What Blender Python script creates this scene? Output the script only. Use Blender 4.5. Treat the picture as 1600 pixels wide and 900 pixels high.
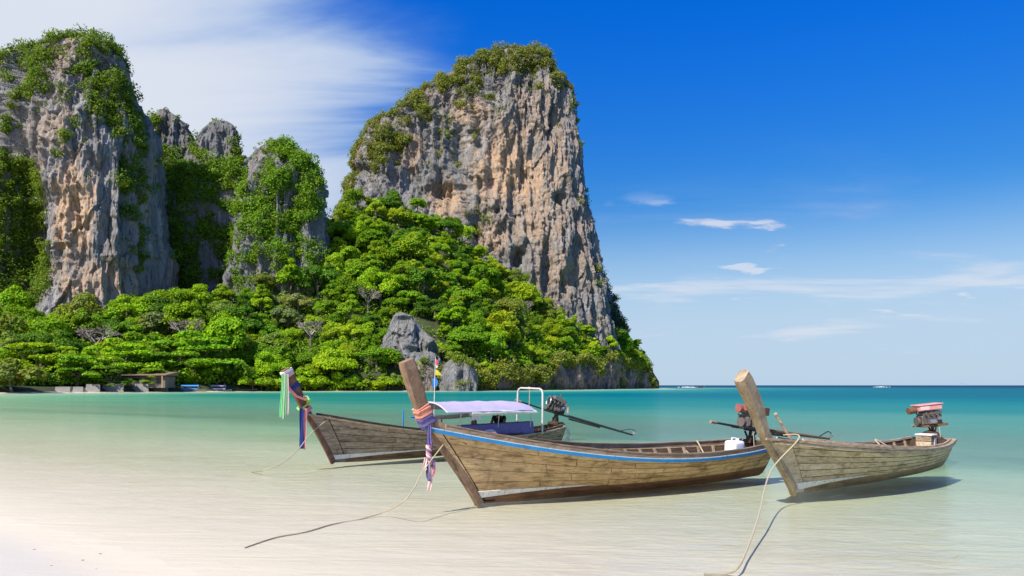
import bpy, bmesh, math, random
import numpy as np
from mathutils import Vector, Matrix, Euler

for o in list(bpy.data.objects):
    bpy.data.objects.remove(o)
SC = bpy.context.scene
COL = SC.collection
R = math.radians

# ------------------------------------------------------------------ camera
FPX, HORIZON, EYE = 1150.0, 602.0, 1.9          # focal length in photo pixels, horizon row, eye height over the water
cam_d = bpy.data.cameras.new('camera')
cam = bpy.data.objects.new('camera', cam_d)
COL.objects.link(cam)
cam.location = (0, 0, EYE)
cam.rotation_euler = (R(90), 0, 0)
cam_d.sensor_width = 36.0
cam_d.lens = 36.0 * FPX / 1600.0
cam_d.shift_y = (HORIZON - 450.0) / 1600.0
cam_d.clip_start = 0.1
cam_d.clip_end = 60000.0
SC.camera = cam

# ------------------------------------------------------------------ light
SUN_EL, SUN_AZ = 47.0, -38.0                     # azimuth of the sun: degrees from "behind the camera", negative = towards the left
sx = math.sin(R(SUN_AZ)) * math.cos(R(SUN_EL))
sy = -math.cos(R(SUN_AZ)) * math.cos(R(SUN_EL))
sz = math.sin(R(SUN_EL))
sun_d = bpy.data.lights.new('sun', 'SUN')
sun_d.energy = 5.0
sun_d.angle = R(0.55)
sun_d.color = (1.0, 0.955, 0.89)
sun = bpy.data.objects.new('sun', sun_d)
COL.objects.link(sun)
sun.rotation_euler = Vector((sx, sy, sz)).to_track_quat('Z', 'Y').to_euler()

W = bpy.data.worlds.new('World')
SC.world = W
W.use_nodes = True


class NT:
    """small helper for node trees"""
    def __init__(s, nt):
        s.nt = nt
        nt.nodes.clear()

    def n(s, typ, ins=None, **kw):
        nd = s.nt.nodes.new(typ)
        for k, v in kw.items():
            setattr(nd, k, v)
        for k, v in (ins or {}).items():
            s.set(nd, k, v)
        return nd

    def set(s, nd, k, v):
        sock = nd.inputs[k]
        if isinstance(v, bpy.types.NodeSocket):
            s.nt.links.new(v, sock)
        elif isinstance(v, bpy.types.Node):
            s.nt.links.new(v.outputs[0], sock)
        else:
            if isinstance(v, (tuple, list)) and len(v) == 3 and sock.type == 'RGBA':
                v = (*v, 1.0)
            sock.default_value = v

    def m(s, op, a, b=0.0, c=None, clamp=False):
        nd = s.nt.nodes.new('ShaderNodeMath')
        nd.operation = op
        nd.use_clamp = clamp
        s.set(nd, 0, a)
        s.set(nd, 1, b)
        if c is not None:
            s.set(nd, 2, c)
        return nd.outputs[0]

    def vm(s, op, a, b=None):
        nd = s.nt.nodes.new('ShaderNodeVectorMath')
        nd.operation = op
        s.set(nd, 0, a)
        if b is not None:
            s.set(nd, 1, b)
        return nd.outputs[0]

    def mix(s, fac, a, b, mode='MIX'):
        nd = s.nt.nodes.new('ShaderNodeMix')
        nd.data_type = 'RGBA'
        nd.blend_type = mode
        nd.clamp_factor = True
        s.set(nd, 0, fac)
        s.set(nd, 6, a)
        s.set(nd, 7, b)
        return nd.outputs[2]

    def ramp(s, fac, stops, interp='LINEAR'):
        nd = s.nt.nodes.new('ShaderNodeValToRGB')
        cr = nd.color_ramp
        cr.interpolation = interp
        while len(cr.elements) < len(stops):
            cr.elements.new(0.5)
        for e, (p, c) in zip(cr.elements, stops):
            e.position = p
            e.color = (*c, 1.0) if isinstance(c, (tuple, list)) else (c, c, c, 1.0)
        s.set(nd, 0, fac)
        return nd.outputs[0]

    def smooth(s, v, a, b, lo=0.0, hi=1.0):
        nd = s.nt.nodes.new('ShaderNodeMapRange')
        nd.interpolation_type = 'SMOOTHSTEP'
        s.set(nd, 0, v)
        for i, x in enumerate((a, b, lo, hi)):
            nd.inputs[i + 1].default_value = x
        return nd.outputs[0]

    def noise(s, vec, scale, detail=4.0, rough=0.55, dist=0.0, lac=2.0):
        nd = s.n('ShaderNodeTexNoise', {'Vector': vec, 'Scale': scale, 'Detail': detail, 'Roughness': rough, 'Distortion': dist, 'Lacunarity': lac})
        return nd.outputs[0]

    def scale(s, vec, sc, loc=(0, 0, 0)):
        return s.n('ShaderNodeMapping', {'Vector': vec, 'Scale': sc, 'Location': loc}).outputs[0]


# sky: a clear tropical noon with high cirrus towards the left and low banks of cloud above the sea
w = NT(W.node_tree)
sky = w.n('ShaderNodeTexSky', sky_type='NISHITA')
sky.sun_disc = False
sky.sun_elevation = R(SUN_EL)
sky.sun_rotation = math.atan2(sx, sy)
sky.altitude = 0.0
sky.air_density = 1.0
sky.dust_density = 0.6
sky.ozone_density = 3.0
dirv = w.n('ShaderNodeTexCoord').outputs['Generated']
sep = w.n('ShaderNodeSeparateXYZ', {0: dirv})
dx, dy, dz = sep.outputs
# deeper, more saturated blue (polarised light), the same law all round the sky
hs = w.n('ShaderNodeHueSaturation', {'Color': sky.outputs[0], 'Saturation': 1.46, 'Value': 1.05, 'Hue': 0.503})
deep = w.mix(w.smooth(dz, 0.14, 0.52), (0.78, 0.86, 0.90), (0.62, 0.95, 1.56), 'MIX')
blue = w.mix(1.0, hs.outputs[0], deep, 'MULTIPLY')
# cloud coordinates: direction flattened onto a high layer
inv = w.m('DIVIDE', 1.0, w.m('ADD', w.m('ABSOLUTE', dz), 0.11))
cu = w.m('MULTIPLY', dx, inv)
cv = w.m('MULTIPLY', dy, inv)
cvec = w.n('ShaderNodeCombineXYZ', {0: cu, 1: cv, 2: 0.0}).outputs[0]
rot = w.n('ShaderNodeMapping', {'Vector': cvec, 'Rotation': (0, 0, R(52)), 'Scale': (0.42, 1.5, 1.0)}).outputs[0]
n1 = w.noise(rot, 1.1, 7.0, 0.55, 0.8)
n2 = w.noise(w.scale(cvec, (0.50, 0.85, 1.0), (3.1, 0.7, 0)), 1.35, 8.0, 0.58, 0.5)
n3 = w.noise(w.scale(cvec, (1.0, 1.0, 1.0), (1.7, 4.2, 0)), 0.35, 3.0, 0.5)
side = w.m('SUBTRACT', w.m('MULTIPLY', dx, -1.0), w.m('MULTIPLY', dz, 0.55))
cir = w.m('MULTIPLY', w.smooth(n1, 0.28, 0.70), w.smooth(side, -0.22, 0.22))
veil = w.m('MULTIPLY', w.smooth(w.m('ADD', side, w.m('MULTIPLY', w.m('SUBTRACT', n1, 0.5), 0.55)), -0.19, 0.27), 0.94)
low = w.m('MULTIPLY', w.smooth(n2, 0.42, 0.70), w.m('MULTIPLY', w.smooth(dz, 0.29, 0.17), w.smooth(dz, 0.0, 0.06)))
thin = w.m('MULTIPLY', w.smooth(n2, 0.46, 0.78), w.m('MULTIPLY', w.smooth(n3, 0.45, 0.62), w.smooth(dz, 0.36, 0.22, 0.06, 0.40)))
n5 = w.noise(w.scale(cvec, (0.75, 1.0, 1.0), (7.3, 2.1, 0)), 1.9, 7.0, 0.55, 0.2)
puff = w.m('MULTIPLY', w.smooth(n5, 0.565, 0.68), w.m('MULTIPLY', w.smooth(dz, 0.27, 0.20), w.smooth(dz, 0.05, 0.10)))
low = w.m('MAXIMUM', low, w.m('MULTIPLY', puff, 1.2), clamp=True)
cl = w.m('MAXIMUM', w.m('MAXIMUM', w.m('MULTIPLY', cir, 0.86), veil), w.m('MAXIMUM', w.m('MULTIPLY', low, 0.72), thin))
haze_f = w.smooth(dz, 0.25, 0.06, 0.0, 0.90)
c1 = w.mix(haze_f, blue, (3.9, 5.05, 6.45))
c2 = w.mix(w.smooth(cl, 0.0, 0.65), c1, (2.3, 3.6, 6.1), 'LIGHTEN')
c2 = w.mix(w.smooth(cl, 0.22, 1.0), c2, (5.6, 6.0, 6.8))
bg = w.n('ShaderNodeBackground', {'Color': c2, 'Strength': 0.10})
wo = w.n('ShaderNodeOutputWorld', {'Surface': bg.outputs[0]})

SC.view_settings.view_transform = 'Standard'
SC.view_settings.look = 'None'
SC.view_settings.exposure = 0.35
SC.view_settings.gamma = 1.0
SC.view_settings.use_curve_mapping = False
SC.render.engine = 'CYCLES'
SC.cycles.use_denoising = True
SC.cycles.max_bounces = 8
SC.cycles.transparent_max_bounces = 16
SC.cycles.caustics_reflective = False
SC.cycles.caustics_refractive = False

# ------------------------------------------------------------------ helpers
rng = np.random.default_rng(7)
random.seed(7)


def at(px, py, Y):
    """the point at depth Y seen at photo pixel (px, py)"""
    return np.array([(px - 800.0) / FPX * Y, Y, EYE + (HORIZON - py) / FPX * Y])


def ground_at(px, py, z=0.0):
    Y = FPX * (EYE - z) / (py - HORIZON)
    return np.array([(px - 800.0) / FPX * Y, Y, z])


def hash3(i, j, k, seed):
    h = (i.astype(np.int64) * 374761393 + j.astype(np.int64) * 668265263 + k.astype(np.int64) * 2147483647 + seed * 1274126177) & 0xFFFFFFFF
    h = ((h ^ (h >> 13)) * 1274126177) & 0xFFFFFFFF
    h = ((h ^ (h >> 16)) * 2246822519) & 0xFFFFFFFF
    return ((h ^ (h >> 15)) & 0xFFFFFF) / float(0xFFFFFF) * 2 - 1


def vnoise(P, seed=0):
    F = np.floor(P)
    f = P - F
    f = f * f * f * (f * (f * 6 - 15) + 10)
    i, j, k = F[:, 0], F[:, 1], F[:, 2]
    out = 0
    for a in (0, 1):
        wa = f[:, 0] if a else 1 - f[:, 0]
        for b in (0, 1):
            wb = f[:, 1] if b else 1 - f[:, 1]
            for c in (0, 1):
                wc = f[:, 2] if c else 1 - f[:, 2]
                out = out + wa * wb * wc * hash3(i + a, j + b, k + c, seed)
    return out


def fbm(P, octs=4, seed=0, gain=0.5):
    v, a, t = 0, 1.0, 0
    for o in range(octs):
        v = v + a * vnoise(P * (2.03 ** o) + 17.3 * o, seed + o)
        t += a
        a *= gain
    return v / t


def ridged(P, octs=4, seed=0):
    v, a, t = 0, 1.0, 0
    for o in range(octs):
        v = v + a * (1 - 2.2 * np.abs(vnoise(P * (2.03 ** o) + 9.1 * o, seed + o)))
        t += a
        a *= 0.5
    return v / t


def cells(P, seed=0):
    """random value per cell of a broken-stone pattern (nearest feature point)"""
    Fl = np.floor(P)
    best = np.full(len(P), 1e9)
    val = np.zeros(len(P))
    for a in (-1, 0, 1):
        for b in (-1, 0, 1):
            for c in (-1, 0, 1):
                i, j, k = Fl[:, 0] + a, Fl[:, 1] + b, Fl[:, 2] + c
                fx = i + 0.5 + 0.48 * hash3(i, j, k, seed)
                fy = j + 0.5 + 0.48 * hash3(i, j, k, seed + 7)
                fz = k + 0.5 + 0.48 * hash3(i, j, k, seed + 13)
                d = (P[:, 0] - fx) ** 2 + (P[:, 1] - fy) ** 2 + (P[:, 2] - fz) ** 2
                m_ = d < best
                best = np.where(m_, d, best)
                # each block is also tilted a little
                val = np.where(m_, hash3(i, j, k, seed + 21) + 0.8 * hash3(i, j, k, seed + 33) * (P[:, 0] - fx) + 0.8 * hash3(i, j, k, seed + 41) * (P[:, 2] - fz), val)
    return val


def sstep(x, a, b):
    t = np.clip((x - a) / (b - a), 0, 1)
    return t * t * (3 - 2 * t)


def np_mesh(name, V, Fq, mat=None, smooth=False, mat_idx=None, mats=None):
    """mesh from numpy arrays: V (n,3), Fq (m,3|4)"""
    V = np.ascontiguousarray(V, dtype=np.float32)
    Fq = np.ascontiguousarray(Fq, dtype=np.int32)
    me = bpy.data.meshes.new(name)
    k = Fq.shape[1]
    me.vertices.add(len(V))
    me.vertices.foreach_set('co', V.ravel())
    me.loops.add(Fq.size)
    me.loops.foreach_set('vertex_index', Fq.ravel())
    me.polygons.add(len(Fq))
    me.polygons.foreach_set('loop_start', np.arange(0, Fq.size, k, dtype=np.int32))
    me.polygons.foreach_set('loop_total', np.full(len(Fq), k, dtype=np.int32))
    me.polygons.foreach_set('use_smooth', np.full(len(Fq), smooth, dtype=bool))
    if mat:
        me.materials.append(mat)
    me.update(calc_edges=True)
    return me


def link(name, me, parent=None, loc=None):
    o = bpy.data.objects.new(name, me)
    COL.objects.link(o)
    if parent is not None:
        o.parent = parent
    if loc is not None:
        o.location = loc
    return o


def tag(o, label=None, cat=None, group=None, kind=None):
    if label:
        o['label'] = label
    if cat:
        o['category'] = cat
    if group:
        o['group'] = group
    if kind:
        o['kind'] = kind
    return o


def thing(name, label, cat, loc=(0, 0, 0), rot=(0, 0, 0), group=None):
    o = link(name, None, None, loc)
    o.empty_display_size = 0.2
    o.rotation_euler = rot
    return tag(o, label, cat, group)


def copy_tree(o, parent=None):
    c = o.copy()
    COL.objects.link(c)
    c.parent = parent
    for ch in o.children:
        copy_tree(ch, c)
    return c


class MB:
    """collects shapes into one mesh"""
    def __init__(s):
        s.v, s.f = [], []

    def add(s, vs, fs):
        b = len(s.v)
        s.v += [tuple(map(float, p)) for p in vs]
        s.f += [tuple(b + i for i in f) for f in fs]
        return s

    def box(s, c, size, rot=None):
        h = np.array(size) / 2.0
        P = [np.array([a * h[0], b * h[1], d * h[2]]) for a in (-1, 1) for b in (-1, 1) for d in (-1, 1)]
        if rot is not None:
            M = Euler(rot).to_matrix()
            P = [np.array(M @ Vector(p)) for p in P]
        P = [p + np.array(c) for p in P]
        return s.add(P, [(0, 1, 3, 2), (4, 6, 7, 5), (0, 4, 5, 1), (2, 3, 7, 6), (0, 2, 6, 4), (1, 5, 7, 3)])

    def tube(s, pts, rad, seg=8, caps=True, flat=None):
        """round tube along points; rad a number or list; flat=(a,b) gives an oval section"""
        pts = [np.array(p, float) for p in pts]
        n = len(pts)
        rad = [rad] * n if np.isscalar(rad) else list(rad)
        tang = [pts[min(i + 1, n - 1)] - pts[max(i - 1, 0)] for i in range(n)]
        tang = [t / (np.linalg.norm(t) + 1e-9) for t in tang]
        up = np.array([0, 0, 1.0]) if abs(tang[0][2]) < 0.9 else np.array([1.0, 0, 0])
        u = np.cross(tang[0], up)
        u /= np.linalg.norm(u)
        vs, fs = [], []
        for i in range(n):
            u = u - tang[i] * np.dot(u, tang[i])
            u /= np.linalg.norm(u) + 1e-9
            w_ = np.cross(tang[i], u)
            for k in range(seg):
                a = 2 * math.pi * k / seg
                vs.append(pts[i] + rad[i] * (u * math.cos(a) * (flat[0] if flat else 1) + w_ * math.sin(a) * (flat[1] if flat else 1)))
        for i in range(n - 1):
            for k in range(seg):
                k2 = (k + 1) % seg
                fs.append((i * seg + k, i * seg + k2, (i + 1) * seg + k2, (i + 1) * seg + k))
        if caps:
            fs.append(tuple(range(seg - 1, -1, -1)))
            fs.append(tuple((n - 1) * seg + k for k in range(seg)))
        return s.add(vs, fs)

    def sweep(s, rings, closed=True, caps=True):
        """rings: list of equal-length lists of points"""
        n, k = len(rings), len(rings[0])
        vs = [p for r in rings for p in r]
        fs = []
        for i in range(n - 1):
            for j in range(k if closed else k - 1):
                j2 = (j + 1) % k
                fs.append((i * k + j, i * k + j2, (i + 1) * k + j2, (i + 1) * k + j))
        if caps and closed:
            fs.append(tuple(range(k - 1, -1, -1)))
            fs.append(tuple((n - 1) * k + j for j in range(k)))
        return s.add(vs, fs)

    def sphere(s, c, r, nu=10, nv=7):
        c = np.array(c, float)
        r = np.array([r, r, r], float) if np.isscalar(r) else np.array(r, float)
        vs = [c + r * np.array([0, 0, -1])]
        for i in range(1, nv):
            p = -math.pi / 2 + math.pi * i / nv
            for j in range(nu):
                a = 2 * math.pi * j / nu
                vs.append(c + r * np.array([math.cos(a) * math.cos(p), math.sin(a) * math.cos(p), math.sin(p)]))
        vs.append(c + r * np.array([0, 0, 1]))
        fs = []
        for j in range(nu):
            fs.append((0, 1 + (j + 1) % nu, 1 + j))
            fs.append((len(vs) - 1, 1 + (nv - 2) * nu + j, 1 + (nv - 2) * nu + (j + 1) % nu))
        for i in range(nv - 2):
            for j in range(nu):
                a = 1 + i * nu
                fs.append((a + j, a + (j + 1) % nu, a + nu + (j + 1) % nu, a + nu + j))
        return s.add(vs, fs)

    def mesh(s, name, mat, smooth=False, bevel=0.0, segs=1):
        me = bpy.data.meshes.new(name)
        me.from_pydata(s.v, [], s.f)
        if mat:
            me.materials.append(mat)
        bm = bmesh.new()
        bm.from_mesh(me)
        bmesh.ops.recalc_face_normals(bm, faces=bm.faces)
        if bevel > 0:
            bmesh.ops.bevel(bm, geom=list(bm.edges), offset=bevel, segments=segs, affect='EDGES', profile=0.6)
        for f in bm.faces:
            f.smooth = smooth
        bm.to_mesh(me)
        bm.free()
        if smooth:
            try:
                me.set_sharp_from_angle(angle=R(42))
            except Exception:
                pass
        return me

    def build(s, name, mat, parent=None, smooth=False, bevel=0.0, loc=None, segs=1):
        return link(name, s.mesh(name, mat, smooth, bevel, segs), parent, loc)


# ------------------------------------------------------------------ materials
MATS = {}


def material(name):
    m = bpy.data.materials.new(name)
    m.use_nodes = True
    return m, NT(m.node_tree)


def finish(t, shader, disp=None):
    out = t.n('ShaderNodeOutputMaterial')
    t.nt.links.new(shader.outputs[0] if isinstance(shader, bpy.types.Node) else shader, out.inputs['Surface'])
    return out


def plain(name, col, rough=0.6, metal=0.0, var=0.25, scale=9.0, bump=0.15, dirt=None, spec=0.4):
    """painted / cloth / metal surface with a little unevenness"""
    m, t = material(name)
    oc = t.n('ShaderNodeTexCoord').outputs['Object']
    n = t.noise(oc, scale, 5.0, 0.6)
    c = t.mix(t.smooth(n, 0.3, 0.7, 0.0, var), col, tuple(x * 0.45 for x in col))
    if dirt:
        c = t.mix(t.smooth(t.noise(oc, scale * 2.2, 6.0, 0.7), 0.52, 0.66, 0.0, 0.85), c, dirt)
    b = t.n('ShaderNodeBump', {'Strength': bump, 'Distance': 0.01, 'Height': n})
    p = t.n('ShaderNodeBsdfPrincipled', {'Base Color': c, 'Roughness': rough, 'Metallic': metal, 'Normal': b, 'Specular IOR Level': spec})
    finish(t, p)
    return m


def wood(name, light, mid, dark, stain=0.55, red=None, rough=0.8, axis=(1.1, 13.0, 13.0)):
    m, t = material(name)
    oc = t.n('ShaderNodeTexCoord').outputs['Object']
    oi = t.n('ShaderNodeObjectInfo')
    off = t.vm('ADD', oc, t.n('ShaderNodeCombineXYZ', {0: t.m('MULTIPLY', oi.outputs['Random'], 31.0), 1: t.m('MULTIPLY', oi.outputs['Random'], 7.0), 2: 0.0}).outputs[0])
    g = t.noise(t.scale(off, axis), 1.6, 7.0, 0.65, 0.7)
    g2 = t.noise(t.scale(off, (axis[0] * 2.5, axis[1] * 3.2, axis[2] * 3.2)), 1.7, 4.0, 0.7)
    big = t.noise(t.scale(oc, (0.8, 1.6, 2.6)), 1.7, 6.0, 0.62, 0.4)
    drip = t.noise(t.scale(oc, (5.5, 5.5, 0.9)), 1.5, 5.0, 0.6, 0.3)
    c = t.ramp(g, [(0.26, dark), (0.45, mid), (0.66, light)])
    c = t.mix(t.smooth(g2, 0.56, 0.70, 0.0, 0.6), c, dark)
    # every board its own tone
    c = t.mix(t.m('MULTIPLY', oi.outputs['Random'], 0.38), c, mid, 'MULTIPLY')
    c = t.mix(t.smooth(big, 0.50, 0.68, 0.0, stain), c, tuple(x * 0.42 for x in dark))
    c = t.mix(t.smooth(drip, 0.56, 0.72, 0.0, stain * 0.7), c, tuple(x * 0.6 for x in dark))
    if red:
        c = t.mix(t.smooth(t.noise(oc, 1.1, 5.0, 0.6), 0.50, 0.66, 0.0, 0.6), c, red)
    h = t.m('ADD', g, t.m('MULTIPLY', g2, 0.6))
    b = t.n('ShaderNodeBump', {'Strength': 0.55, 'Distance': 0.012, 'Height': h})
    p = t.n('ShaderNodeBsdfPrincipled', {'Base Color': c, 'Roughness': rough, 'Normal': b, 'Specular IOR Level': 0.25})
    finish(t, p)
    return m


def rock(name, tans=(), grey=(0.30, 0.285, 0.27), tan=(0.52, 0.36, 0.225), tan_amt=0.5, zsc=1.0, lichen=0.25):
    m, t = material(name)
    pos = t.n('ShaderNodeNewGeometry').outputs['Position']
    k = zsc
    streak = t.noise(t.scale(pos, (0.22 * k, 0.22 * k, 0.022 * k)), 1.0, 7.0, 0.62, 0.4)
    fine = t.noise(t.scale(pos, (0.9 * k, 0.9 * k, 0.16 * k)), 1.0, 6.0, 0.68, 0.2)
    blot = t.noise(t.scale(pos, (0.05 * k, 0.05 * k, 0.035 * k)), 1.0, 5.0, 0.6, 0.5)
    hol = t.noise(t.scale(pos, (0.5 * k, 0.5 * k, 0.28 * k)), 1.0, 6.0, 0.62)
    c = t.ramp(streak, [(0.28, tuple(x * 0.34 for x in grey)), (0.44, tuple(x * 0.82 for x in grey)), (0.56, grey), (0.74, tuple(min(1, x * 1.75) for x in grey))])
    # iron-stained patches, where the rock fell away
    msk = t.smooth(blot, 0.48, 0.64, 0.0, tan_amt)
    for (cx, cy, cz, rx, rz, amt) in tans:
        d = t.vm('MULTIPLY', t.vm('SUBTRACT', pos, (cx, cy, cz)), (1.0 / rx, 1.0 / (rx * 3), 1.0 / rz))
        ln = t.n('ShaderNodeVectorMath', {0: d}, operation='LENGTH').outputs['Value']
        ln = t.m('ADD', ln, t.m('MULTIPLY', t.m('SUBTRACT', hol, 0.5), 1.6))
        ln = t.m('ADD', ln, t.m('MULTIPLY', t.m('SUBTRACT', streak, 0.5), 1.5))
        msk = t.m('MAXIMUM', msk, t.smooth(ln, 1.05, 0.35, 0.0, amt))
    tc = t.ramp(fine, [(0.28, tuple(x * 0.55 for x in tan)), (0.50, tan), (0.72, (min(1, tan[0] * 1.35), min(1, tan[1] * 1.45), min(1, tan[2] * 1.6)))])
    c = t.mix(msk, c, tc)
    # rain streaks and pale scars
    c = t.mix(t.smooth(fine, 0.51, 0.66, 0.0, 0.70), c, (0.055, 0.052, 0.052))
    c = t.mix(t.smooth(hol, 0.60, 0.74, 0.0, 0.6), c, (0.62, 0.56, 0.48))
    up = t.n('ShaderNodeSeparateXYZ', {0: t.n('ShaderNodeNewGeometry').outputs['Normal']}).outputs[2]
    c = t.mix(t.m('MULTIPLY', t.smooth(up, 0.35, 0.75), lichen), c, (0.12, 0.13, 0.045))
    h = t.m('ADD', t.m('MULTIPLY', streak, 1.5), t.m('ADD', t.m('MULTIPLY', fine, 1.2), hol))
    b = t.n('ShaderNodeBump', {'Strength': 0.9, 'Distance': 1.5 / k, 'Height': h})
    p = t.n('ShaderNodeBsdfPrincipled', {'Base Color': c, 'Roughness': 0.92, 'Normal': b, 'Specular IOR Level': 0.1})
    finish(t, p)
    return m


def leaf(name, transl=0.38, col=None):
    m, t = material(name)
    oi = t.n('ShaderNodeObjectInfo')
    geo = t.n('ShaderNodeNewGeometry')
    rnd = geo.outputs['Random Per Island']
    base = oi.outputs['Color']
    if col:
        base = t.n('ShaderNodeRGB').outputs[0]
        base.default_value = (*col, 1)
    cl = t.noise(geo.outputs['Position'], 0.16, 3.0, 0.5)
    c = t.mix(t.smooth(cl, 0.36, 0.66), base, t.mix(1.0, base, (1.18, 1.04, 0.55), 'MULTIPLY'))
    hsv = t.n('ShaderNodeHueSaturation', {'Color': c, 'Hue': t.m('ADD', 0.490, t.m('MULTIPLY', rnd, 0.024)), 'Saturation': 1.0, 'Value': t.m('ADD', 0.62, t.m('MULTIPLY', rnd, 0.76))}).outputs[0]
    p = t.n('ShaderNodeBsdfPrincipled', {'Base Color': hsv, 'Roughness': 0.62, 'Specular IOR Level': 0.22})
    tr = t.n('ShaderNodeBsdfTranslucent', {'Color': t.mix(1.0, hsv, (1.15, 1.12, 0.5), 'MULTIPLY')})
    mx = t.n('ShaderNodeMixShader', {0: transl, 1: p.outputs[0], 2: tr.outputs[0]})
    finish(t, mx)
    return m


M = MATS
M['leaf'] = leaf('leaf')
M['bark'] = plain('bark', (0.20, 0.165, 0.125), 0.9, var=0.5, scale=1.5, bump=0.5)
M['twig'] = plain('twig', (0.40, 0.335, 0.255), 0.9, var=0.5, scale=0.7)

# sand
m, t = material('sand')
pos = t.n('ShaderNodeNewGeometry').outputs['Position']
pz = t.n('ShaderNodeSeparateXYZ', {0: pos}).outputs[2]
g1 = t.noise(pos, 0.35, 5.0, 0.6)
g2 = t.noise(pos, 60.0, 3.0, 0.7)
rip = t.noise(t.n('ShaderNodeMapping', {'Vector': pos, 'Rotation': (0, 0, R(-14)), 'Scale': (0.42, 2.4, 1.0)}).outputs[0], 1.7, 5.0, 0.6, 0.8)
c = t.mix(t.smooth(pz, 0.012, 0.065), (0.675, 0.595, 0.455), (0.575, 0.530, 0.455))
c = t.mix(t.smooth(g1, 0.35, 0.68, 0.0, 0.30), c, (0.60, 0.50, 0.38))
c = t.mix(t.m('MULTIPLY', t.smooth(rip, 0.42, 0.66, 0.0, 0.20), t.smooth(pz, 0.02, -0.06)), c, (0.45, 0.375, 0.27))
c = t.mix(t.smooth(g2, 0.35, 0.75, 0.0, 0.22), c, (0.42, 0.35, 0.27))
b = t.n('ShaderNodeBump', {'Strength': 0.6, 'Distance': 0.06, 'Height': t.m('ADD', t.m('MULTIPLY', rip, t.smooth(pz, 0.05, -0.05, 0.25, 1.0)), t.m('MULTIPLY', g2, 0.05))})
finish(t, t.n('ShaderNodeBsdfPrincipled', {'Base Color': c, 'Roughness': 0.85, 'Normal': b, 'Specular IOR Level': 0.2}))
M['sand'] = m

# sea water: clear over the sand, turning turquoise and blue with depth, a little sheen
m, t = material('sea_water')
dep = t.n('ShaderNodeAttribute', attribute_name='depth').outputs['Fac']
pos = t.n('ShaderNodeNewGeometry').outputs['Position']
patch = t.noise(t.scale(pos, (0.012, 0.05, 0.0)), 1.0, 4.0, 0.6, 0.4)
depv = t.m('MULTIPLY', dep, t.m('ADD', 0.62, t.m('MULTIPLY', patch, 0.76)))
opq = t.m('SUBTRACT', 1.0, t.m('EXPONENT', t.m('MULTIPLY', t.m('MAXIMUM', t.m('SUBTRACT', depv, 0.30), 0.0), -0.80)))
fac = t.m('DIVIDE', depv, 14.0, clamp=True)
body = t.ramp(fac, [(0.0, (0.42, 0.54, 0.40)), (0.036, (0.37, 0.61, 0.45)), (0.09, (0.135, 0.40, 0.30)), (0.18, (0.012, 0.215, 0.200)), (0.36, (0.001, 0.135, 0.170)), (1.0, (0.0003, 0.040, 0.105))])
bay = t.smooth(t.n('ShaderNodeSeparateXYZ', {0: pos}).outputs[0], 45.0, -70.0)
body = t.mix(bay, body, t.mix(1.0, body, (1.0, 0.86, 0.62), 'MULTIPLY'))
tint = t.ramp(t.m('DIVIDE', t.m('MULTIPLY', depv, 1.12), 3.0, clamp=True), [(0.0, (1, 1, 1)), (0.03, (0.965, 0.985, 0.95)), (0.055, (0.90, 0.962, 0.885)), (0.085, (0.845, 0.945, 0.862)), (0.135, (0.77, 0.925, 0.825)), (0.225, (0.66, 0.90, 0.785)), (1.0, (0.30, 0.80, 0.75))])
flow = t.n('ShaderNodeMapping', {'Vector': pos, 'Rotation': (0, 0, R(-16)), 'Scale': (0.80, 1.7, 1.0)}).outputs[0]
r1 = t.noise(flow, 2.1, 5.0, 0.58, 1.2)
r2 = t.noise(flow, 0.16, 4.0, 0.55, 0.3)
r3 = t.noise(t.scale(pos, (0.02, 0.045, 0)), 1.0, 4.0, 0.6)
r4 = t.noise(flow, 0.5, 4.0, 0.55, 0.6)
hgt = t.m('ADD', t.m('MULTIPLY', r1, 0.115), t.m('ADD', t.m('ADD', t.m('MULTIPLY', r4, 0.19), t.m('MULTIPLY', r2, 0.34)), t.m('MULTIPLY', r3, 0.8)))
bmp = t.n('ShaderNodeBump', {'Strength': 1.0, 'Distance': 0.42, 'Height': hgt})
trn = t.n('ShaderNodeBsdfTransparent', {'Color': tint})
dif = t.n('ShaderNodeBsdfDiffuse', {'Color': body, 'Normal': bmp})
mx = t.n('ShaderNodeMixShader', {0: opq, 1: trn.outputs[0], 2: dif.outputs[0]})
fr = t.n('ShaderNodeFresnel', {'IOR': 1.33, 'Normal': bmp})
gl = t.n('ShaderNodeBsdfGlossy', {'Color': (1, 1, 1), 'Roughness': 0.09, 'Normal': bmp})
mx2 = t.n('ShaderNodeMixShader', {0: t.m('MINIMUM', t.m('MULTIPLY', fr, 0.85), t.ramp(t.m('DIVIDE', depv, 4.0, clamp=True), [(0.0, 0.02), (0.008, 0.12), (0.03, 0.30), (0.10, 0.30), (0.25, 0.17), (1.0, 0.065)])), 1: mx.outputs[0], 2: gl.outputs[0]})
finish(t, mx2)
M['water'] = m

m, t = material('forest_floor')
pos = t.n('ShaderNodeNewGeometry').outputs['Position']
c = t.ramp(t.noise(pos, 0.12, 6.0, 0.65), [(0.3, (0.022, 0.034, 0.009)), (0.55, (0.05, 0.062, 0.018)), (0.75, (0.10, 0.085, 0.045))])
finish(t, t.n('ShaderNodeBsdfPrincipled', {'Base Color': c, 'Roughness': 0.95}))
M['floor'] = m


# ------------------------------------------------------------------ shoreline, sand and sea
def bx(px, Y):
    return ((px - 800.0) / FPX * Y, Y)


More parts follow.
